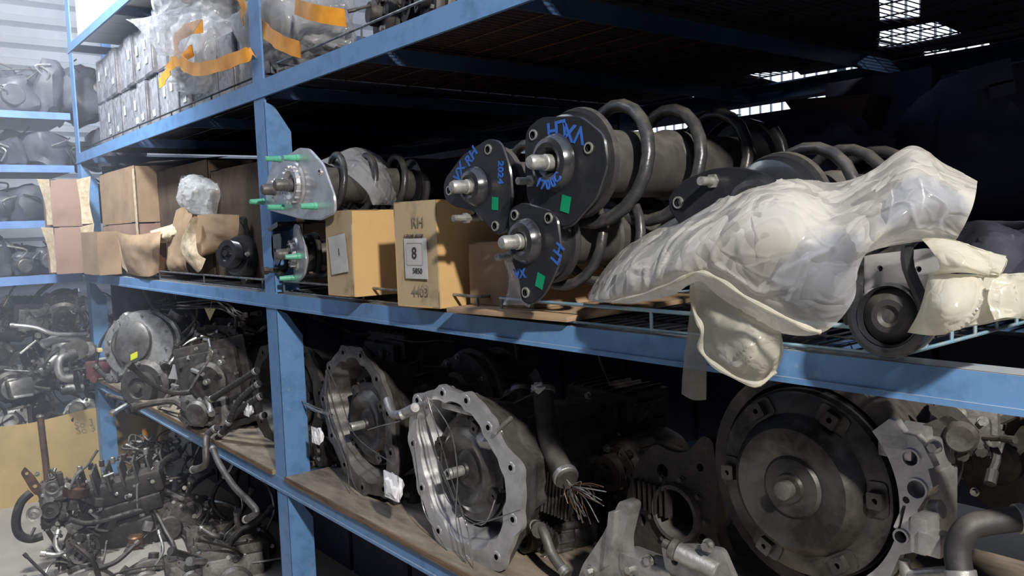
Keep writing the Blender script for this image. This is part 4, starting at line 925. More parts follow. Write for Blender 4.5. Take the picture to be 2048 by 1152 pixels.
machine('small machine part in deep shadow below the middle beam, centre', FR(at(1180, 860, X=1.42), (-1, 0, 0)), (.22, .2, .2), 35, 'grime', 'grime', kind=2, npipe=4, pm=['grime', 'rubber'], name='gearbox')
machine('machine part lost in shadow between loom and round opening', FR(at(1235, 940, X=1.35), (-1, 0, 0)), (.14, .16, .2), 36, 'grime', 'grime', kind=1, npipe=3, pm=['grime', 'rubber'], name='motor')
machine('dark gearbox standing behind the silver bell housing', FR(at(930, 800, X=1.38), (-1, 0, 0)), (.3, .3, .25), 37, 'grime', 'iron', kind=0, npipe=4, pm=['grime', 'rubber', 'iron'], name='gearbox')
machine('dark gearbox standing behind the crossed wire transmission', FR(at(760, 740, X=1.42), (-1, 0, 0)), (.26, .26, .25), 38, 'grime', 'iron', kind=2, npipe=4, pm=['grime', 'rubber', 'iron'], name='gearbox')
hose('grey upright hose with torn white top at the centre of the lower shelf', [at(1040, 770, X=1.30), at(1045, 830, X=1.28), at(1050, 900, X=1.27)], .022, 'damper')
o = G().blob((0, 0, 0), (.03, .04, .022), 4, .5, 3).obj('tape_scrap', 'tissue'); o.location = at(1078, 775, X=1.20); tag(o, 'white torn tape scrap on top of the taped loom', 'tape')
machine('low clutter of brackets and sockets between the two bell housings', FR(at(800, 1010, X=1.14), (-1, 0, 0)), (.14, .14, .16), 39, 'grime', 'iron', kind=1, npipe=5, name='starter_motor')
machine('dark brake part with bolts on the board below the crossed wire transmission', FR(at(660, 900, X=1.16), (-1, .1, 0)), (.16, .16, .16), 40, 'grime', 'iron', kind=1, npipe=4, name='starter_motor')
machine('black gearcase base under the dark bell housing behind the post', FR(at(600, 900, X=1.12), (-1, .1, 0)), (.14, .12, .16), 41, 'grime', 'iron', kind=2, npipe=4, name='gearcase')
# crumpled white tissues
for k, (px, py, X, lbl, s) in enumerate([(637, 871, 1.03, 'crumpled white tissue stuck left of the crossed wire transmission', .046), (790, 972, 1.0, 'largest crumpled white tissue beside the silver bell housing', .064), (498, 818, 1.05, 'crumpled white tissue on the hoses left of the blue post', .046)]):
    p = at(px, py, X=X); t = T('crumpled_tissue', lbl, 'tissue', p)
    g = G(); g.blob((0, 0, 0), (s*.6, s*1.05, s*1.0), k+2, .45, 2, freq=1.7); g.obj('tissue_ball', 'tissue', t, 15, )
    film('tissue_edge', 'tissue', t, [[V((-.01, -s*.5+j*s*.35, -s*.5+i_*s*.35)) for j in range(4)] for i_ in range(4)], .008, 30, k+1, 5, 5, .01, 12)
# ---- left bay of the lower shelf ----
machine('silver grey gearcase with a lime sticker at the far left of the lower shelf', FR(at(275, 690, X=1.03), (-1, -.75, .25)), (.42, .34, .3), 151, 'alu', 'alu_dark', kind=0, npipe=2, nbolt=12, name='gearcase')
o = G().box((0, 0, 0), (.045, .03, .001)).obj('sticker', 'lime'); o.matrix_world = FR(at(268, 712, X=.985), (-1, -.4, .4), (0.1, .5, 1)); tag(o, 'lime yellow sticker on the silver grey gearcase', 'sticker')
machine('dark round motor under the silver grey gearcase', FR(at(285, 775, X=1.02), (-1, -.8, .1)), (.27, .25, .28), 52, 'iron', 'grime', kind=1, npipe=5, name='motor')
machine('black gearbox with bright bolts and a slanted silver bracket', FR(at(420, 765, X=1.05), (-1, -.8, .15), (0.1, .35, 1)), (.32, .32, .28), 53, 'grime', 'iron', kind=2, npipe=4, nbolt=10, name='gearbox')
M = FR(at(385, 770, X=1.02), (-1, -.4, 0)); t = T('slanted_bracket', 'bright angled steel bracket leaning against the black gearbox', 'bracket', M); i = M.inverted()
def px3(*L): return [i @ at(a, b, X=c) for a, b, c in L]
G().tube(px3((408, 678, 1.0), (418, 680, 1.0), (421, 692, 1.0), (417, 720, 1.0), (400, 745, .99), (380, 780, .99), (362, 800, .99), (345, 800, .99)), .006, 8).obj('rod', 'steel_bright', t)
g = G(); g.tube(px3((378, 715, 1.0), (365, 740, 1.0), (355, 765, 1.0), (330, 800, 1.0), (318, 815, 1.0)), .010, 6); g.obj('rail', 'alu', t)
g = G(); g.tube(px3((345, 770, .99), (375, 780, .99)), .008, 6); g.tube(px3((320, 810, .99), (340, 812, .99), (350, 795, .99)), .007, 6); g.tube(px3((385, 740, 1.0), (405, 748, 1.0)), .009, 6); g.obj('crosspiece', 'alu', t)
o = film('label_card', 'label_grey', t, [[v for v in px3((346, 728, .985), (368, 734, .985))], [v for v in px3((342, 742, .985), (364, 745, .985))], [v for v in px3((336, 757, .985), (355, 759, .985))]], .002, 20, 1, 4, 4)
for q in ((430, 704), (428, 716), (447, 724), (418, 762), (440, 745)):
    pass
t = T('bolt_set', 'row of bright round bolt heads on the black gearbox', 'bolts', at(430, 715, X=1.0))
for q in ((430, 703), (425, 716), (447, 724), (418, 763)):
    G(t.matrix_world.inverted()).cyl(at(*q, X=1.02), at(*q, X=1.02)+V((-.02, -.01, 0)), .011, n=12, b=.002).obj('bolt', 'zinc', t)
machine('silver ribbed casting beside the black hoses left of the post', FR(at(400, 825, X=1.0), (-1, -.8, 0)), (.20, .12, .2), 54, 'alu', 'alu_dark', kind=2, npipe=4, name='valve_block')
machine('small engine head at the far back of the lower left bay', FR(at(300, 640, X=1.35), (-1, -.5, 0)), (.4, .16, .3), 55, 'alu_dark', 'alu', kind=3, npipe=6, name='intake_manifold')
machine('dusty manifold near the blue corner post', FR(at(235, 655, X=1.15), (-1, -.4, 0)), (.2, .14, .2), 56, 'alu_clean', 'alu_dark', kind=3, npipe=4, name='intake_manifold')
machine('black starter lying at the foot of the black gearbox', FR(at(370, 835, X=1.08), (-1, -.4, 0)), (.12, .12, .2), 57, 'grime', 'alu_dark', kind=1, npipe=3, name='starter_motor')
for k, (a, b, c) in enumerate([((455, 850), (480, 800), (520, 765)), ((440, 870), (480, 820), (525, 790)), ((430, 880), (470, 850), (530, 830)), ((420, 800), (460, 775), (515, 740))]):
    hose(['black hose nearest the top of the tangle left of the post', 'black hose second in the tangle left of the post', 'black hose lowest in the tangle left of the post', 'black hose running from the black gearbox behind the post'][k], [at(*a, X=1.0), at(*b, X=1.03), at(*c, X=1.08)], .011, 'rubber', rings=True)
hose('grey bent hose hanging over the shelf edge, left branch', [at(435, 855, X=1.0), at(415, 870, X=.975), at(412, 900, X=.955), at(410, 930, X=.95), at(385, 940, X=.95)], .013, 'alu_dark')
hose('grey bent hose hanging over the shelf edge, long right branch', [at(425, 895, X=.97), at(440, 930, X=.955), at(470, 975, X=.95), at(500, 1005, X=.95), at(512, 1025, X=.95), at(490, 1040, X=.95)], .011, 'alu_dark')
t = T('paper_tag', 'small cream triangular tag hanging beneath the middle beam', 'tag', FR(at(420, 628, X=1.08), (-1, -.3, .1)))
G().plate([(-.035, .022), (.035, .022), (0, -.026)], [circ(0, .016, .003, 8)], 0, .001).obj('card', 'tag_cream', t)
G().tube([(0, .016, 0), (0.01, .05, .0)], .0008, 5).obj('string', 'zinc', t)
harness('bundle of thin wires beneath the middle beam near the cream tag', [at(300, 610, X=1.3), at(360, 612, X=1.2), at(440, 610, X=1.15), at(480, 640, X=1.15)], 7, .02, .003, 5)
harness('wire tangle trailing behind the post on the lower shelf', [at(590, 800, X=1.08), at(620, 815, X=1.06), at(660, 830, X=1.08)], 6, .015, .0016, 6, mats=('steel_bright', 'alu'), ends=False)

LB = [('oily casting with ports under the cream tag', 440, 690, 1.35, (.26, .26, .3), 'grime', 2), ('dark engine front deep behind the black gearbox', 480, 720, 1.45, (.3, .3, .3), 'grime', 0), ('grimy alternator between the gearcase and the slanted bracket', 330, 745, 1.12, (.15, .15, .18), 'iron', 1),
      ('dusty pump behind the lime sticker gearcase', 240, 690, 1.20, (.16, .16, .2), 'alu_dark', 1), ('dark manifold resting on top of the silver grey gearcase', 330, 655, 1.22, (.26, .12, .2), 'alu', 3), ('black bell shaped cover left of the tissue and hoses', 470, 800, 1.15, (.16, .16, .2), 'grime', 0),
      ('rusty casting at the board edge near the far post', 225, 765, 1.02, (.10, .09, .14), 'rusty', 2), ('flat valve plate under the black gearbox', 440, 860, 1.12, (.16, .06, .2), 'iron', 2)]
for k, (lb, px, py, X, d, m, kd) in enumerate(LB):
    machine(lb, FR(at(px, py, X=X), (-1, -.5, .1)), d, 300+k, m, 'alu_dark', kind=kd, npipe=7, nbolt=9, name=['valve_block', 'engine', 'alternator', 'oil_pump', 'intake_manifold', 'bell_cover', 'casting', 'valve_plate'][k])
# ---------------- added shade boxes and dark goods deep in the rack ----------------
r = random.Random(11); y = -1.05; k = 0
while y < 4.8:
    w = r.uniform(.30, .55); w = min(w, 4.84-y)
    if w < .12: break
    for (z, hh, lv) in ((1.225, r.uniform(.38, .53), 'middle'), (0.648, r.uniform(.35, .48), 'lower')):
        o = G().box((0, 0, hh/2), (.36, w-.02, hh), b=.006).obj('shade_box', 'dark_box'); o.location = (2.32, y+w/2, z)  # added dark boxes, hide the windows and make the interior black
        tag(o, 'added dark box standing in for the deep shadow of the %s shelf' % lv, 'crate', 'added shade boxes at the back of the %s shelf' % lv)
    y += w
def slab(name, label, cat, pxs, X, depth, m, z=None):
    M = FR(at(*pxs[0], X=X), (-1, 0, 0)); t = T(name, label, cat, M)
    G().plate(roundpoly([lp(M, *q) for q in pxs], .01), (), -depth, 0).obj('body', m, t); return t
M = FR(at(1650, 225, X=2.02), (-1, 0, 0)); o = G().plate([lp(M, *q) for q in ((1568, 200), (1738, 188), (1700, 300), (1640, 300))], (), -.2, 0).obj('folded_carton', 'carton_shaded'); o.matrix_world = M
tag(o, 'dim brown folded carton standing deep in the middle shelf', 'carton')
M = FR(at(1980, 290, X=1.95), (-1, 0, 0)); t = T('black_bag', 'dark glossy plastic sack at the upper right behind the cream sheet', 'bag', M)
G().blob((0, 0, -.15), (.5, .42, .5), 7, .3, 4).obj('sack', 'dark_box', t)
M = FR(at(1980, 150, X=1.88), (-1, 0, 0), (0, .12, 1)); t = T('paper_note', 'note coloured dark as in shade, stuck on the dark sack at upper right', 'note', M)
G().box((0, 0, 0), (.085, .05, .001)).obj('sheet', 'dark_box', t)  # paper in dark navy, the unlit look put into its colour
G().box((0.02, -.035, 0), (.05, .03, .001)).obj('sheet', 'dark_box', t)
M = FR(at(1980, 420, X=1.35), (-1, 0, 0)); t = T('black_bag', 'grey crumpled sack low at the right edge behind the bagged bracket', 'bag', M)
film('sheet', 'dark_bag', t, lrows(t, wrows([[(1880, 460, 1.4), (1960, 440, 1.3), (2040, 460, 1.3), (2100, 450, 1.3)], [(1900, 500, 1.3), (1980, 470, 1.25), (2050, 490, 1.25), (2100, 500, 1.2)], [(1920, 560, 1.2), (1980, 560, 1.2), (2050, 560, 1.2), (2100, 560, 1.2)]])), .015, 10, 3, 12, 10, .1)
o = G().blob((0, 0, 0), (.3, .3, .22), 9, .25, 4, flat=True).obj('dark_bundle', 'dark_box'); o.location = at(1630, 330, X=1.75); tag(o, 'dark bundle behind the half hidden strut', 'bundle')
# ---------------- cream plastic sheet draped over the beam ----------------
M = Matrix.Translation(at(1500, 480, X=.95)); t = T('plastic_sheet', 'big cream plastic sheet draped over struts and hanging below the middle beam', 'plastic sheet', M)
rows = [[(1176, 588, 1.02), (1238, 508, 1.03), (1330, 448, 1.04), (1420, 400, 1.05), (1500, 364, 1.06), (1590, 342, 1.08), (1662, 366, 1.05), (1740, 345, 1.06), (1822, 292, 1.08), (1890, 328, 1.10), (1955, 362, 1.10)],
 [(1178, 598, .98), (1245, 532, .96), (1335, 480, .93), (1430, 435, .93), (1510, 400, .92), (1585, 392, .93), (1665, 420, .95), (1745, 400, .93), (1825, 345, .95), (1890, 360, .98), (1952, 385, 1.0)],
 [(1185, 602, .96), (1262, 560, .92), (1345, 515, .89), (1430, 478, .88), (1510, 460, .87), (1590, 455, .88), (1665, 475, .90), (1745, 450, .89), (1815, 405, .90), (1880, 400, .93), (1945, 415, .97)],
 [(1200, 604, .95), (1275, 582, .91), (1345, 545, .88), (1412, 530, .88), (1500, 530, .87), (1590, 530, .87), (1660, 535, .88), (1725, 500, .88), (1790, 455, .89), (1860, 440, .93), (1930, 450, .97)],
 [(1225, 604, .95), (1290, 592, .92), (1345, 570, .91), (1400, 552, .90), (1490, 590, .89), (1580, 610, .88), (1655, 600, .88), (1712, 545, .89), (1750, 495, .91), (1840, 470, .95), (1912, 480, .98)],
 [(1250, 606, .96), (1300, 600, .94), (1350, 588, .94), (1402, 560, .92), (1480, 630, .93), (1560, 665, .92), (1645, 665, .91), (1708, 600, .91), (1722, 515, .93), (1830, 485, .96), (1905, 490, .99)]]
MATS['film_sheet'] = sheet_mat([(t.matrix_world.inverted() @ at(1650, 575, X=.87), .062), (t.matrix_world.inverted() @ at(1880, 410, X=.92), .058)])
film('sheet', 'film_sheet', t, lrows(t, wrows(rows)), .0085, 10, 5, 20, 26, .0, 70)
rows = [[(1382, 548, .95), (1430, 560, .93), (1500, 610, .93), (1560, 655, .93)],
 [(1384, 610, .94), (1425, 630, .91), (1490, 650, .90), (1558, 668, .91)],
 [(1400, 660, .94), (1435, 680, .91), (1492, 690, .89), (1560, 690, .92)],
 [(1408, 700, .95), (1440, 725, .92), (1500, 735, .90), (1558, 715, .93)],
 [(1425, 718, .96), (1460, 748, .94), (1512, 770, .93), (1548, 742, .95)]]
film('hanging_fold', 'film_cream', t, lrows(t, wrows(rows)), .008, 22, 6, 10, 12, .035, 70)
g = G(); inv = t.matrix_world.inverted(); 
hem = [inv @ at(a, b, X=c) for a, b, c in ((1384, 560, .92), (1388, 620, .91), (1404, 660, .90), (1402, 700, .91), (1440, 738, .905), (1510, 769, .91), (1550, 742, .93))]
g.tube(catmull(hem, 6), lambda u: .0022+.0022*math.sin(u*17)**2, 7); g.obj('rolled_hem', 'film_cream', t)
hem = [inv @ at(a, b, X=c) for a, b, c in ((1225, 604, .93), (1290, 588, .90), (1345, 566, .885), (1395, 545, .88), (1440, 560, .88), (1500, 600, .87), (1600, 650, .88), (1640, 664, .90))]
g = G(); g.tube(catmull(hem, 6), lambda u: .0020+.0018*math.sin(u*23)**2, 7); g.obj('rolled_hem', 'film_cream', t)
rows = [[(1384, 600, .975), (1398, 610, .97), (1412, 640, .975)], [(1372, 680, .97), (1392, 685, .965), (1414, 690, .97)], [(1366, 740, .965), (1388, 745, .96), (1412, 745, .965)], [(1362, 788, .965), (1385, 800, .96), (1411, 800, .965)]]
t2 = T('plastic_strip', 'dirty clear plastic strip hanging over the middle beam left of the cream fold', 'plastic strip', at(1390, 700, X=.97))
film('strip', 'film_dirty', t2, lrows(t2, wrows(rows)), .004, 30, 7, 10, 10, .006, 60)
# clear crumpled part
'''
t = T('clear_bag', 'crumpled clear plastic bag over the cream sheet left of the bracket with rubber bush', 'plastic bag', at(1650, 560, X=.87))
rows = [[(1570, 520, .865), (1620, 480, .86), (1680, 470, .865), (1722, 500, .89)], [(1560, 560, .86), (1620, 540, .85), (1680, 540, .85), (1712, 545, .88)], [(1575, 610, .86), (1625, 600, .845), (1680, 600, .85), (1710, 590, .88)], [(1600, 655, .875), (1640, 662, .86), (1680, 645, .87), (1700, 620, .89)]]
film('film', 'film_milky', t, lrows(t, wrows(rows)), .010, 26, 12, 14, 14, .02, 50)
rows = [[(1760, 420, .90), (1830, 360, .93), (1890, 335, .99), (1958, 360, 1.05)], [(1770, 450, .88), (1840, 400, .90), (1900, 385, .94), (1956, 400, 1.0)], [(1790, 475, .88), (1850, 440, .89), (1900, 440, .93), (1940, 440, .97)], [(1830, 490, .90), (1865, 480, .90), (1900, 480, .93), (1918, 480, .96)]]
film('film', 'film_milky', t, lrows(t, wrows(rows)), .010, 24, 14, 14, 14, .02, 50)
'''
# cream bags right of the bracket
t = T('plastic_bag', 'cream plastic bag spread right of the bracket with rubber bush, taped at its end', 'plastic bag', at(1930, 580, X=.97))
rows = [[(1840, 475, .96), (1900, 480, .95), (1960, 500, .97), (2012, 512, 1.0)], [(1862, 500, .93), (1910, 510, .92), (1960, 525, .94), (2010, 530, .98)], [(1880, 530, .92), (1920, 530, .91), (1960, 540, .93), (2004, 545, .97)], [(1866, 550, .93), (1915, 545, .93), (1960, 548, .94), (2000, 552, .97)]]
film('film', 'film_cream', t, lrows(t, wrows(rows)), .007, 20, 21, 10, 10, .03, 60)
rows = [[(1860, 545, .94), (1900, 548, .93), (1950, 550, .94), (2010, 548, .99), (2065, 545, 1.05)], [(1850, 590, .92), (1900, 590, .90), (1950, 600, .92), (2000, 595, .95), (2062, 590, 1.03)], [(1838, 625, .92), (1890, 630, .89), (1945, 640, .92), (1995, 620, .95), (2055, 610, 1.02)], [(1815, 665, .94), (1870, 670, .91), (1920, 655, .92), (1975, 645, .94), (2045, 635, 1.0)]]
film('film', 'film_cream', t, lrows(t, wrows(rows)), .012, 18, 22, 12, 12, .05, 50)
rows = [[(1985, 560, .93), (2020, 550, .95), (2060, 555, 1.0)], [(1975, 600, .92), (2015, 595, .93), (2060, 600, .99)], [(1990, 640, .92), (2015, 635, .93), (2055, 640, .99)]]
film('twisted_end', 'film_cream', t, lrows(t, wrows(rows)), .012, 28, 23, 12, 12, .03, 40)
# clear bag over the springs of the silver mount struts
t = T('clear_bag', 'clear plastic bag around the coils behind the carton marked 1', 'plastic bag', at(740, 350, X=1.2))
rows = [[(640, 322, 1.05), (690, 300, 1.12), (720, 296, 1.18), (755, 312, 1.25), (780, 345, 1.35)], [(690, 345, 1.06), (720, 330, 1.10), (745, 335, 1.16), (770, 350, 1.24), (800, 372, 1.36)], [(730, 380, 1.08), (750, 370, 1.12), (765, 372, 1.18), (785, 385, 1.26), (818, 398, 1.38)], [(745, 410, 1.1), (762, 410, 1.14), (780, 410, 1.2), (800, 412, 1.28), (830, 412, 1.4)]]
film('film', 'film_clear', t, lrows(t, wrows(rows)), .009, 22, 31, 12, 12, .04, 50)
# whitish bag over the ripped carton
t = T('plastic_bag', 'whitish plastic bag bulging out of the ripped carton left of the post', 'plastic bag', at(400, 390, X=1.1))
rows = [[(362, 352, 1.12), (390, 350, 1.10), (425, 362, 1.16), (460, 375, 1.3)], [(356, 380, 1.08), (385, 378, 1.03), (420, 385, 1.1), (468, 400, 1.3)], [(354, 400, 1.08), (385, 405, 1.03), (425, 412, 1.12), (468, 420, 1.3)], [(370, 425, 1.08), (392, 428, 1.05), (430, 430, 1.12), (466, 430, 1.3)]]
film('film', 'film_milky', t, lrows(t, wrows(rows)), .028, 12, 33, 12, 12, .08, 50)
machine('black mount parts lying on the tray between the ripped carton and the post', FR(at(470, 510, X=1.06), (-1, -.4, .2)), (.16, .08, .3), 61, 'gloss_black', 'gloss_black', kind=1, npipe=2, nbolt=4, pm=['gloss_black'], name='strut_mount')
machine('second black mount part on the tray close to the blue post', FR(at(505, 490, X=1.14), (-1, -.2, .2)), (.14, .09, .2), 62, 'gloss_black', 'rubber', kind=1, npipe=2, nbolt=4, pm=['gloss_black'], name='strut_mount')
# ---------------- top shelf, left: shrink-wrapped boxes ----------------
r = random.Random(5); base = None
y = 4.80; col = 0
ORD = ['first', 'second', 'third', 'fourth', 'fifth', 'sixth', 'seventh', 'eighth', 'ninth', 'tenth', 'eleventh', 'twelfth', 'thirteenth', 'fourteenth', 'fifteenth', 'sixteenth']
while y > 2.62:
    w = .152
    for row in range(2):
        if row == 1 and y < 3.40: continue
        h = .222
        t = T('wrapped_box', '', 'box', Matrix.Translation((1.09+r.uniform(-.010, .010), y-w/2, 1.868+row*.228)) @ Matrix.Rotation(r.uniform(-.03, .03), 4, 'Z'), 'dark shrink wrapped boxes on the top shelf')
        tag(t, 'dark shrink wrapped box, %s from the left in the %s row of the top shelf' % (ORD[col], ('lower', 'upper')[row]), 'box', 'wrapped boxes, %s row of the top shelf' % ('lower', 'upper')[row])
        G().box((.15, 0, h/2), (.30, w-.014, h), b=.006).obj('wrapped_body', 'wrap_box', t)
        fl = [[V((-.003, -w*.45+j*w*.3, .01+i_*h*.32)) for j in range(4)] for i_ in range(4)]
        film('wrap', 'film_clear', t, fl, .006, 22, col*2+row, 4, 4, 0, 40)
        if r.random() < .75:
            G().box((-.006, r.uniform(-.02, .03), h*.62), (.001, .03, .045)).obj('label', 'label_grey', t)
        if r.random() < .5:
            G().box((-.006, r.uniform(-.03, .02), h*.30), (.001, .04, .03)).obj('label', 'label_grey', t)
    y -= w; col += 1
# white boxes one level up
for k in range(5):
    o = G().box((.15, 0, .15), (.3, .235, .30), b=.004).obj('white_box', 'white_box'); o.location = (1.03, 4.74-k*.245, 2.435)
    tag(o, 'white carton on the highest shelf at the frame top, %s from the left' % ORD[k], 'box', 'white cartons on the highest shelf')
# orange-taped bags
def bag(label, c, d, seed, straps, Mx=None):
    M = Matrix.Translation(c) @ (Mx or Matrix.Identity(4)); t = T('taped_bag', label, 'plastic bag', M)
    G().blob((0, 0, 0), (d[0]*.86, d[1]*.86, d[2]*.84), seed, .28, 4, flat=True).obj('wrapped_part', 'wrap_part', t)
    bm = G(); bm.blob((0, 0, 0), d, seed, .28, 5, flat=True)
    off = V((seed, 2, 3)); vv = []
    for q in bm.v:
        p = V(q); n = p.normalized(); w = V((noise.noise(p*9+off), noise.noise(p*9+off*2), 0))
        vv.append(tuple(p+n*(.010*(ridged(p*14+off+w)-.4)+.006*(ridged(p*34+off)-.4))))
    bm.v = vv; bm.obj('film', 'film_milky', t, 60)
    for pts in straps:
        g = G(); pl = catmull([V(p) for p in pts], 6); vs = []; n = len(pl)
        for i_, p in enumerate(pl):
            tn = (pl[min(i_+1, n-1)]-pl[max(i_-1, 0)]).normalized(); nn = V((-1, 0, 0)); s = tn.cross(nn).normalized()*.022
            wv = V((.004*math.sin(i_*1.3), 0, 0)); vs += [p-s+wv, p+s-wv, p+s-wv+V((.002, 0, 0)), p-s+wv+V((.002, 0, 0))]
        fs = []
        for i_ in range(n-1):
            a = i_*4; b = a+4
            fs += [(a, a+1, b+1, b), (a+1, a+2, b+2, b+1), (a+2, a+3, b+3, b+2), (a+3, a, b, b+3)]
        g.add(vs, fs); g.obj('tape', 'tape_orange', t)
    return t
def L(c, X, *px): return [at(a, b, X=X+(cc[0] if cc else 0))-c for a, b, *cc in px]
c = at(430, 110, X=1.16)
bag('bulging clear bag with a curved orange tape band, left of the upper post', c, (.28, .50, .29), 4,
    [L(c, .975, (405, 52, .03), (372, 60, .0), (350, 85, -.005), (358, 118, -.01), (385, 138, -.015), (430, 132, -.015), (485, 112, .0), (505, 105, .02))])
c = at(372, 28, X=1.17)
bag('small clear bag with an orange tape end dangling over the wrapped boxes', c, (.22, .30, .15), 6,
    [L(c, 1.0, (318, 168, .0), (332, 150, .0), (342, 128, .0), (362, 118, .0), (385, 100, .02))])
c = at(410, -5, X=1.16)
bag('upper clear bag stacked on the taped bags at the frame top', c, (.28, .58, .22), 8, [L(c, 1.005, (475, -20, 0), (484, 10, 0), (482, 40, 0.02))])
c = at(590, 62, X=1.17)
bag('clear bag with a brown strip and orange band right of the upper post', c, (.26, .52, .26), 9,
    [L(c, 1.01, (590, 12, .02), (615, 22, 0), (650, 30, .01), (690, 36, .04)), L(c, 1.01, (510, 40, .04), (530, 62, .0), (560, 85, -.01), (600, 100, 0))])
t = T('plastic_bag', 'loose clear film gathered between the taped bags and the wrapped boxes', 'plastic bag', at(320, 80, X=.96))
rows = [[(250, 38, .97), (290, 35, .95), (340, 20, .93), (400, 10, .93)], [(275, 55, .96), (305, 55, .93), (350, 50, .91), (400, 40, .92)], [(300, 85, .96), (320, 85, .93), (350, 85, .91), (372, 80, .92)], [(318, 112, .97), (330, 112, .95), (345, 112, .93), (358, 118, .93)]]
film('film', 'film_clear', t, lrows(t, wrows(rows)), .014, 14, 41, 12, 12, .03, 50)
# dark parts on the top shelf right of the post
for k in range(9):
    a = 700+k*48; b = 70-k*17
    machine(['black', 'dusty', 'dark'][k % 3]+' machine part '+['nearest the taped bag', 'second from the taped bag', 'third from the taped bag', 'fourth from the taped bag', 'fifth from the taped bag', 'sixth from the taped bag', 'above the beam bend', 'high above the coil springs', 'furthest right'][k]+' on the top shelf', FR((1.15+.05*(k % 2), 1.95-k*.12, 1.96), (-1, .2, .1)), (.14, .16, .2), 70+k, 'grime', 'iron', kind=k % 4, npipe=4, nbolt=5, pm=['iron', 'rubber', 'grime'], name='engine_part')

# ---------------- scattering volume standing in for lens glare at the end of the aisle ----------------
vm = bpy.data.materials.new('glare_veil'); vm.use_nodes = True; nt = vm.node_tree; nt.nodes.clear()
vo = nt.nodes.new('ShaderNodeOutputMaterial'); vs = nt.nodes.new('ShaderNodeVolumeScatter'); vs.inputs['Color'].default_value = (0.8, 0.85, 1, 1); vs.inputs['Density'].default_value = 0.13; vs.inputs['Anisotropy'].default_value = 0.3
nt.links.new(vs.outputs[0], vo.inputs['Volume']); MATS['glare_veil'] = vm
o = stuff(G().box((-.75, 5.0, 1.9), (3.3, 4.6, 3.6)).obj('glare_haze', 'glare_veil', smooth=False)); tag(o, 'pale bluish haze standing in for lens glare at the far left end of the aisle', 'haze')  # added volume, imitates glare in the lens
# ---------------- rack across the end of the aisle ----------------
fr = T('storage_rack', 'pale blue rack across the end of the aisle, full of dusty parts', 'rack', (0.0, 4.98, 0))
def fp(g, n, m='blue_far'):
    o = g.obj(n, m, None, smooth=False); o.parent = fr; o.matrix_parent_inverse = Matrix.Translation((0, -4.98, 0)); return o
for z, h in ((2.037, .036), (1.755, .038), (1.462, .038), (1.165, .045)):
    g = G(); g.box((-.55, 4.983, z+h/2), (3.08, .006, h)); g.box((-.55, 5.005, z+h-.002), (3.08, .045, .005)); fp(g, 'front_beam')
    fp(G().box((-.55, 5.32, z+.012), (3.08, .62, .01)), 'shelf_panel', 'blue_dark')
for x in (-2.05, 1.35):
    g = G(); g.box((x, 5.64, 1.6), (.05, .05, 3.2)); fp(g, 'back_post', 'blue_far')
r = random.Random(9)
names = ['lamp housing', 'bumper piece', 'air duct', 'fan shroud', 'mirror shell', 'engine cover']
where = {2.073: 'highest shelf of the end rack', 1.793: 'second shelf of the end rack', 1.50: 'third shelf of the end rack', 1.21: 'fourth shelf of the end rack'}
tones = ['pale', 'dusty', 'greyish', 'bluish', 'dull', 'worn', 'scuffed', 'milky', 'wrapped', 'flat', 'rounded', 'narrow', 'squat', 'matte']
for z, wh in where.items():
    k = 0
    top = .36 if z > 2 else .25
    for rowy in (5.10, 5.34):
        x = .38
        while x < 1.22:
            w = r.uniform(.12, .24); h = r.uniform(.11, top-.02); d = .2
            nm = names[(k+int(z*10)) % 6]
            M = RT((x+w/2, rowy, z+h*.45), r.uniform(-.2, .2), r.uniform(-.3, .3), r.uniform(-.4, .4))
            t = T(nm.replace(' ', '_'), '%s %s %s on the %s' % (tones[k % 14], nm, ['front left', 'front', 'front middle', 'front right', 'rear left', 'rear', 'rear middle', 'rear right', 'back corner', 'inner', 'inner rear', 'far inner', 'innermost', 'rearmost'][k % 14], wh), 'car part', M)
            g = G(); g.blob((0, 0, 0), (w*1.05, d, h), k+int(z*30), .35, 3, flat=True); g.obj('shell', 'end_part', t, 45)
            if r.random() < .4: G().cyl((-w*.2, -d*.55, 0), (-w*.2, -d*.3, 0), h*.28, n=18, b=.004).obj('lens', r.choice(['end_part', 'wrap_box', 'white_box' if k == 2 and z > 2 else 'alu_dark']), t)
            for q in range(2):
                a = V((r.uniform(-.4, .4)*w, -d*.5, r.uniform(-.3, .4)*h)); G().tube([a, a+V((r.uniform(-.06, .06), -.02, .04)), a+V((r.uniform(-.1, .1), .0, .07))], .005, 6, smooth=4).obj('strap', r.choice(['alu', 'wrap_box', 'iron']), t)
            x += w*.85; k += 1
# ---------------- cardboard bin full of parts behind the corner post ----------------
t = T('cardboard_bin', 'large yellow cardboard bin with handwriting, behind the far blue post', 'bin', (.8, 5.05, 0))
inv = t.matrix_world.inverted()
def yrows(t, lst):
    i = t.matrix_world.inverted(); return [[i @ at(a, b, Y=y) for a, b, y in row] for row in lst]
rows = [[(-60, 862, 5.0), (0, 853, 4.985), (60, 846, 4.98), (120, 832, 4.975), (190, 816, 4.98), (240, 822, 4.975), (280, 833, 4.99), (310, 842, 5.05)],
        [(-60, 930, 5.0), (0, 920, 4.985), (60, 905, 4.975), (120, 895, 4.97), (190, 885, 4.98), (236, 905, 4.96), (262, 900, 4.99), (310, 905, 5.05)],
        [(-60, 1030, 5.0), (0, 1020, 4.985), (60, 1008, 4.98), (120, 996, 4.97), (190, 983, 4.98), (230, 975, 4.965), (270, 970, 4.99), (310, 965, 5.05)]]
film('front_panel', 'bin_yellow', t, yrows(t, rows), .006, 5, 51, 8, 10, 0, 50)
M = FR(at(168, 848, Y=4.962), (0, -1, 0)); mi = inv @ M
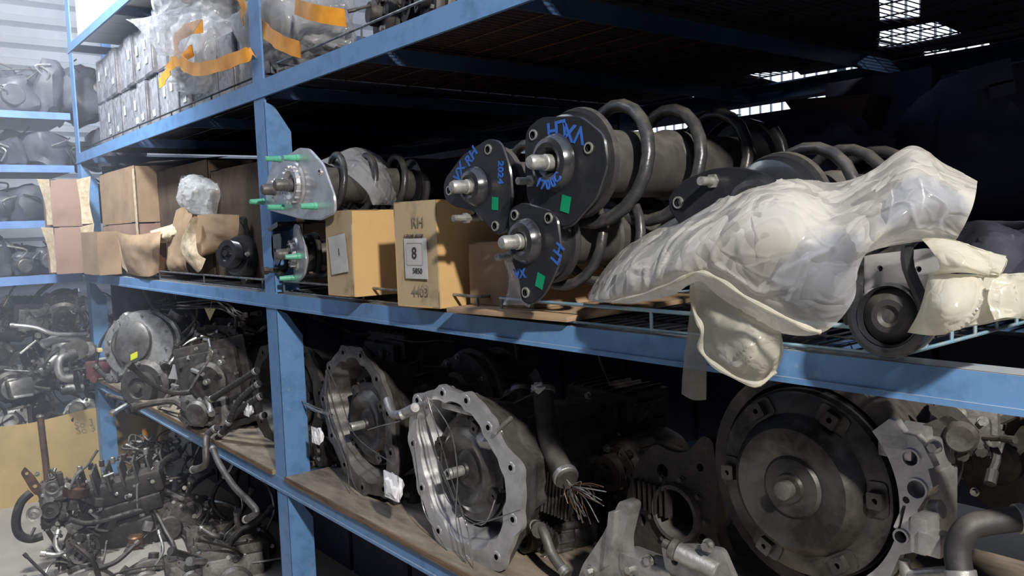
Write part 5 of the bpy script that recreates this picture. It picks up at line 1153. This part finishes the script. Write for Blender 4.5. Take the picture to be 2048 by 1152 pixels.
text('So 3', .055, 'ink_grey', t, mi @ RT((0, 0, .004), rz=.1)); text('1', .055, 'ink_grey', t, mi @ RT((.10, .01, .004), rz=.1))
G(inv).box((.33, 5.4, .22), (.01, .8, .44)).obj('side_panel', 'bin_yellow', t)
G(inv).box((1.40, 5.42, .2), (.01, .7, .36)).obj('side_panel', 'bin_yellow', t)
G(inv).box((.87, 5.4, .03), (1.0, .7, .05)).obj('base', 'carton_shaded', t)
r = random.Random(23); k = 0
desc = ['ribbed', 'bent', 'crusted', 'light grey', 'dented', 'finned', 'oily', 'chalky', 'stubby', 'long', 'square', 'notched', 'speckled', 'twisted', 'broad', 'upright', 'slim', 'clustered']
for zz in (.42, .60, .78, .96):
    for x in (.46, .62, .78, .94, 1.12):
        if zz > .9 and x > 1.0: continue
        kind = (k*7+3) % 4
        machine('%s %s heaped in the yellow bin, %s layer' % (desc[k % 18], ['gearcase', 'pump', 'valve body', 'manifold'][kind], ['lowest', 'second', 'third', 'top'][int((zz-.42)/.17)]),
                RT((x+r.uniform(-.03, .03), 5.16+r.uniform(-.03, .06), zz), PI/2+r.uniform(-.5, .5), r.uniform(-.6, .6), r.uniform(-.6, .6)), (.19, .17, .2), 100+k, r.choice(['alu_dark', 'alu', 'end_part', 'iron', 'alu_dark']), r.choice(['alu', 'iron', 'grime']), kind=kind, npipe=5, nbolt=6,
                name=['gearcase', 'oil_pump', 'valve_block', 'intake_manifold'][kind], group='heap of parts in the yellow bin')
        k += 1
# distinct pieces on that heap
M = FR(at(45, 775, Y=4.93), (0.1, -1, .1)); t = T('metal_box', 'bright silver box lit white at the left edge above the yellow bin', 'metal box', M)
G().box((0, 0, -.05), (.11, .09, .1), RT((0, 0, 0), rz=.1), b=.006).obj('box_body', 'steel_bright', t); G().box((0.0, -.045, 0), (.09, .012, .02), b=.003).obj('lip', 'alu_clean', t)
hose('long pale bent trim pipe lying across the heap left of the far post', [at(20, 650, Y=4.95), at(70, 655, Y=4.93), at(110, 668, Y=4.92), at(175, 668, Y=4.95)], .011, 'alu_clean', name='pipe', cat='pipe')
hose('thick grey duct lying across the heap left of the far post', [at(85, 690, Y=5.0), at(115, 678, Y=4.96), at(150, 678, Y=4.96), at(190, 688, Y=5.0)], .024, 'wrap_part', name='duct', cat='duct')
M = FR(at(212, 738, Y=4.80), (-.3, -1, .1)); t = T('maroon_casting', 'dull maroon flanged casting beside the far blue post', 'casting', M)
g = G(); g.box((0, 0, -.05), (.20, .10, .08), b=.012); g.box((.07, .03, -.02), (.05, .06, .06), b=.008); g.cyl((-.06, -.05, 0), (-.06, -.05, .03), .02, n=16, b=.003); g.obj('body', 'maroon', t); G().box((0.02, .055, -.03), (.12, .014, .05), b=.003).obj('rim_plate', 'alu', t)
M = FR(at(130, 735, Y=4.85), (0, -1, .1)); t = T('bent_pipe_flange', 'dusty grey elbow flange standing left of the maroon casting', 'pipe flange', M)
g = G(); g.tube([(.03, -.06, 0), (-.015, -.05, 0), (-.03, 0, 0), (-.015, .05, 0), (.03, .06, -.02)], .022, 14, smooth=5); g.obj('elbow', 'alu', t); G().cyl((.02, .055, -.02), (.06, .065, -.03), .032, n=20, b=.003).obj('flange', 'alu_dark', t)
M = FR(at(178, 700, Y=4.86), (-.2, -1, .2)); t = T('round_canister', 'dusty round canister lying above the maroon casting', 'canister', M)
g = G(); g.lathe([(0, 0), (.03, 0), (.042, -.008), (.042, -.05), (.05, -.052), (.05, -.10), (0, -.10)], None, 26, cap=False); g.obj('body', 'alu_dark', t); G().lathe([(.05, -.02), (.056, -.02), (.056, .0), (.05, .0)], RT((-.055, .01, 0)), 24).obj('ring', 'iron', t)
hose('black cable with pale green plug hanging in front of the far blue post', [at(232, 640, Y=4.7), at(212, 668, Y=4.7), at(200, 690, Y=4.72), at(192, 735, Y=4.72)], .007, 'rubber', name='cable', cat='cable')
o = G().box((0, 0, 0), (.022, .04, .02), b=.003).obj('plug', 'tag_cream'); o.location = at(199, 700, Y=4.70); tag(o, 'pale square plug on the cable before the far blue post', 'plug')
# rusty upright pipe before the bin
hose('rusty upright pipe standing in front of the yellow bin', [at(80, 828, Y=4.75), at(86, 880, Y=4.72), at(92, 930, Y=4.7), at(96, 985, Y=4.68), at(98, 1058, Y=4.68)], .016, 'rusty', name='pipe', cat='pipe')
# ---------------- engines on the floor ----------------
YE = 4.05
def e3(M): 
    i = M.inverted(); return lambda px, py, y=YE: i @ at(px, py, Y=y)
M = FR(at(230, 1010, Y=YE), (0, -1, 0)); t = T('engine', 'large dirty engine on the floor in front of the yellow bin', 'engine', M); q = e3(M)
TL = RT((0, 0, 0), rz=.16)
def ebox(nm, px, py, y, d, m, b=.01, rz=.2, ry=-.35):
    c = q(px, py, y); o = G().box((0, 0, 0), d, Matrix.Translation(c) @ Matrix.Rotation(rz, 4, 'Z') @ Matrix.Rotation(ry, 4, 'Y'), b=b).obj(nm, m, t); return o
ebox('valve_cover', 245, 972, 4.02, (.36, .10, .16), 'grime', .018)
ebox('cylinder_head', 240, 1010, 4.04, (.38, .07, .2), 'iron', .01)
ebox('engine_block', 235, 1080, 4.08, (.38, .22, .26), 'iron', .014)
for k in range(7): ebox('cover_rib', 165+k*27, 968-k*8.5, 3.98, (.010, .105, .15), 'alu_dark', .003)
for k in range(8):
    c = q(160+k*22, 945-k*6, 3.95+(k % 2)*.08); g = G(); g.cyl(c, c+V((0, .03, 0)), .011, n=10, b=.002); g.obj('bolt', 'iron' if k % 3 else 'zinc', t)
g = G(); c = q(150, 985, 3.95); g.cyl(c+V((0, -.02, 0)), c+V((0.01, .028, 0)), .052, n=30, b=.006); g.cyl(c+V((0, .02, 0)), c+V((0, .035, 0)), .045, n=30, b=.004); g.obj('water_pump', 'rusty', t)
for (px, py, rr_, m) in ((68, 1028, .030, 'alu'), (100, 1020, .036, 'iron'), (365, 1082, .052, 'alu_dark'), (325, 1085, .05, 'iron'), (175, 1095, .05, 'iron'), (105, 975, .028, 'alu_dark')):
    g = G(FR(q(px, py, 3.92), (-.25, .1, 1))); p = [(0, 0), (rr_*.3, 0), (rr_*.35, .008), (rr_*.75, .004)]
    for k in range(3): p += [(rr_, .006-k*.006), (rr_*.88, .003-k*.006)]
    p += [(rr_, -.02), (rr_*.5, -.03), (0, -.03)]; g.lathe(p, None, 26, cap=False); g.obj('pulley', m, t)
def etube(nm, pts, rad, m, y=3.92, n=10): G().tube([q(a, b, c[0] if c else y) for a, b, *c in pts], rad, n, smooth=6).obj(nm, m, t)
etube('coolant_pipe', [(140, 1038), (170, 1046), (210, 1040), (260, 1025), (305, 1014)], .010, 'alu_dark')
etube('coolant_pipe', [(275, 1016), (274, 990), (275, 970), (282, 962)], .005, 'alu')
etube('dipstick_tube', [(205, 1150), (203, 1110), (207, 1100), (245, 1103), (262, 1096)], .006, 'steel_bright')
etube('radiator_hose', [(62, 985), (42, 1005), (32, 1040), (38, 1068), (60, 1078), (85, 1072)], .018, 'rubber')
etube('radiator_hose', [(95, 1060), (110, 1085), (118, 1110), (112, 1152)], .010, 'rubber')
etube('lift_handle', [(150, 950), (175, 930), (192, 905), (196, 900)], .006, 'alu_dark', 3.98)
etube('heater_pipe', [(310, 955), (300, 965), (290, 972)], .006, 'steel_bright')
etube('cable', [(115, 1075), (112, 1100), (118, 1130), (112, 1170)], .004, 'rubber', 3.85)
g = G(FR(q(62, 960, 3.95), (-.1, .1, 1))); g.plate(roundpoly([(-.03, -.055), (.0, -.05), (.035, .03), (.04, .06), (.0, .05), (-.02, .0)], .008), [circ(.012, .03, .008, 12), circ(-.012, -.03, .007, 12)], -.008, 0); g.obj('mount_arm', 'rusty', t)
g = G(); c = q(272, 1090, 3.90); g.cyl(c+V((0, -.06, 0)), c+V((0, .045, 0)), .030, .034, n=24, b=.006); g.obj('oil_filter', 'copper', t)
g = G(); c = q(130, 1130, 3.86)
for k in range(12): g.box(c+V((0, -.10+k*.014, 0)), (.028, .010, .012), b=.002)
stuff(g.obj('timing_chain', 'grime', t))
r = random.Random(77)
for k in range(26):
    px, py = r.uniform(60, 310), r.uniform(940, 1140); a = q(px, py, r.uniform(3.88, 3.98)); pts = [a]
    for j in range(r.randint(1, 3)): pts.append(pts[-1]+V((r.uniform(-.05, .05), r.uniform(-.05, .05), r.uniform(-.02, .03))))
    G().tube(pts, r.choice([.003, .004, .006]), 7, smooth=4).obj('pipe', r.choice(['iron', 'alu_dark', 'rubber', 'grime', 'alu']), t)
for k in range(22):
    px, py = r.uniform(60, 330), r.uniform(945, 1145); G().bolt(q(px, py, r.uniform(3.87, 3.95)), (r.uniform(-.5, .5), r.uniform(-.3, .6), 1), r.uniform(.005, .009), .01).obj('bolt', r.choice(['zinc', 'iron', 'steel_bright', 'alu']), t)
for k in range(14):
    px, py = r.uniform(70, 320), r.uniform(950, 1140); c = q(px, py, r.uniform(3.9, 3.98)); G().box((0, 0, 0), (r.uniform(.02, .06), r.uniform(.02, .05), .04), Matrix.Translation(c) @ Matrix.Rotation(r.uniform(0, 3), 4, 'Z'), b=.004).obj('bracket', r.choice(['alu_dark', 'iron', 'grime', 'alu']), t)
machine('black intake standing at the left end of the large engine', FR(at(110, 1010, Y=4.0), (-.2, -1, .2)), (.12, .2, .16), 131, 'grime', 'alu_dark', kind=2, npipe=7, name='intake_cover')
machine('ribbed black engine at bottom centre, partly under the lower shelf', FR(at(440, 1110, Y=3.62), (-.2, -1, .25)), (.26, .26, .3), 132, 'iron', 'grime', kind=2, npipe=8, nbolt=12, name='engine')
machine('dark engine between the large one and the ribbed one', FR(at(345, 1060, Y=3.9), (-.2, -1, .2)), (.24, .28, .3), 133, 'grime', 'iron', kind=0, npipe=9, nbolt=12, name='engine')
M = FR(at(335, 1135, Y=3.7), (-.1, -1, .4), (.5, 0, 1)); t = T('throttle_body', 'silver grey rounded casting at the bottom edge between the engines', 'casting', M)
g = G(); g.lathe([(0, .02), (.03, .02), (.045, .01), (.06, -.02), (.062, -.12), (0, -.12)], None, 24, cap=False); g.box((.03, 0, -.07), (.09, .07, .09), b=.015); g.obj('body', 'alu_clean', t)
hose('pair of grey hoses crossing on top of the ribbed black engine', [at(400, 1055, Y=3.6), at(425, 1070, Y=3.55), at(455, 1075, Y=3.55), at(478, 1075, Y=3.6)], .012, 'alu_dark')
machine('dusty grey gearbox top at the bottom edge', FR(at(250, 1160, Y=3.8), (-.1, -1, .6)), (.26, .12, .2), 134, 'alu', 'alu_dark', kind=2, npipe=5, nbolt=10, name='gearbox')
p0 = at(310, 905, Y=4.15); t = T('scrap_wiring', 'heap of tangled wiring and brackets on the engine beneath the lower shelf', 'wiring', p0)
for k in range(60):
    a = at(r.uniform(250, 372), r.uniform(868, 935), Y=r.uniform(4.0, 4.2))-p0; pts = [a]
    for j in range(3): pts.append(pts[-1]+V((r.uniform(-.05, .05), r.uniform(-.04, .04), r.uniform(-.035, .035))))
    G().tube(pts, r.choice([.0025, .004, .006]), 6, smooth=4).obj('wire', r.choice(['alu', 'alu_dark', 'rubber', 'iron', 'damper']), t)
for k in range(14):
    a = at(r.uniform(255, 365), r.uniform(880, 930), Y=r.uniform(4.0, 4.2))-p0; G().box((0, 0, 0), (.03, .02, .02), Matrix.Translation(a) @ Matrix.Rotation(r.uniform(0, 3), 4, 'Z') @ Matrix.Rotation(r.uniform(0, 3), 4, 'X'), b=.003).obj('connector', r.choice(['alu', 'grime', 'iron', 'zinc']), t)
o = G().cyl((0, 0, -.025), (0, 0, .025), .012, n=16, b=.002).obj('orange_cap', 'tape_orange'); o.location = at(290, 868, Y=4.1); tag(o, 'small orange cylinder standing in the wiring heap', 'cap')

E2 = [('oily engine block lying right of the copper oil filter', 300, 1175, 3.55, (.26, .22, .3), 'iron', 0), ('black ribbed cover left of the ribbed engine', 385, 1165, 3.35, (.2, .2, .25), 'grime', 2),
      ('grimy gearcase filling the bottom left below the large engine', 175, 1190, 3.6, (.24, .2, .3), 'alu_dark', 0), ('dark alternator hanging at the right end of the large engine', 385, 1020, 3.95, (.14, .14, .16), 'iron', 1),
      ('small pump with pulley beside the chain of the large engine', 160, 1110, 3.78, (.11, .11, .14), 'alu_dark', 1), ('dark manifold under the wiring heap', 320, 985, 4.2, (.26, .14, .2), 'grime', 3),
      ('black engine in the shade below the hanging hoses', 470, 1170, 3.25, (.3, .3, .3), 'grime', 2), ('dark gearbox in the shade left of the blue post foot', 500, 1100, 3.4, (.22, .2, .25), 'grime', 0)]
for k, (lb, px, py, yy, d, m, kd) in enumerate(E2):
    machine(lb, FR(at(px, py, Y=yy), (-.25, -1, .25)), d, 200+k, m, 'alu_dark', kind=kd, npipe=8, nbolt=10, name=['engine', 'engine_cover', 'gearcase', 'alternator', 'water_pump', 'intake_manifold', 'engine', 'gearbox'][k])
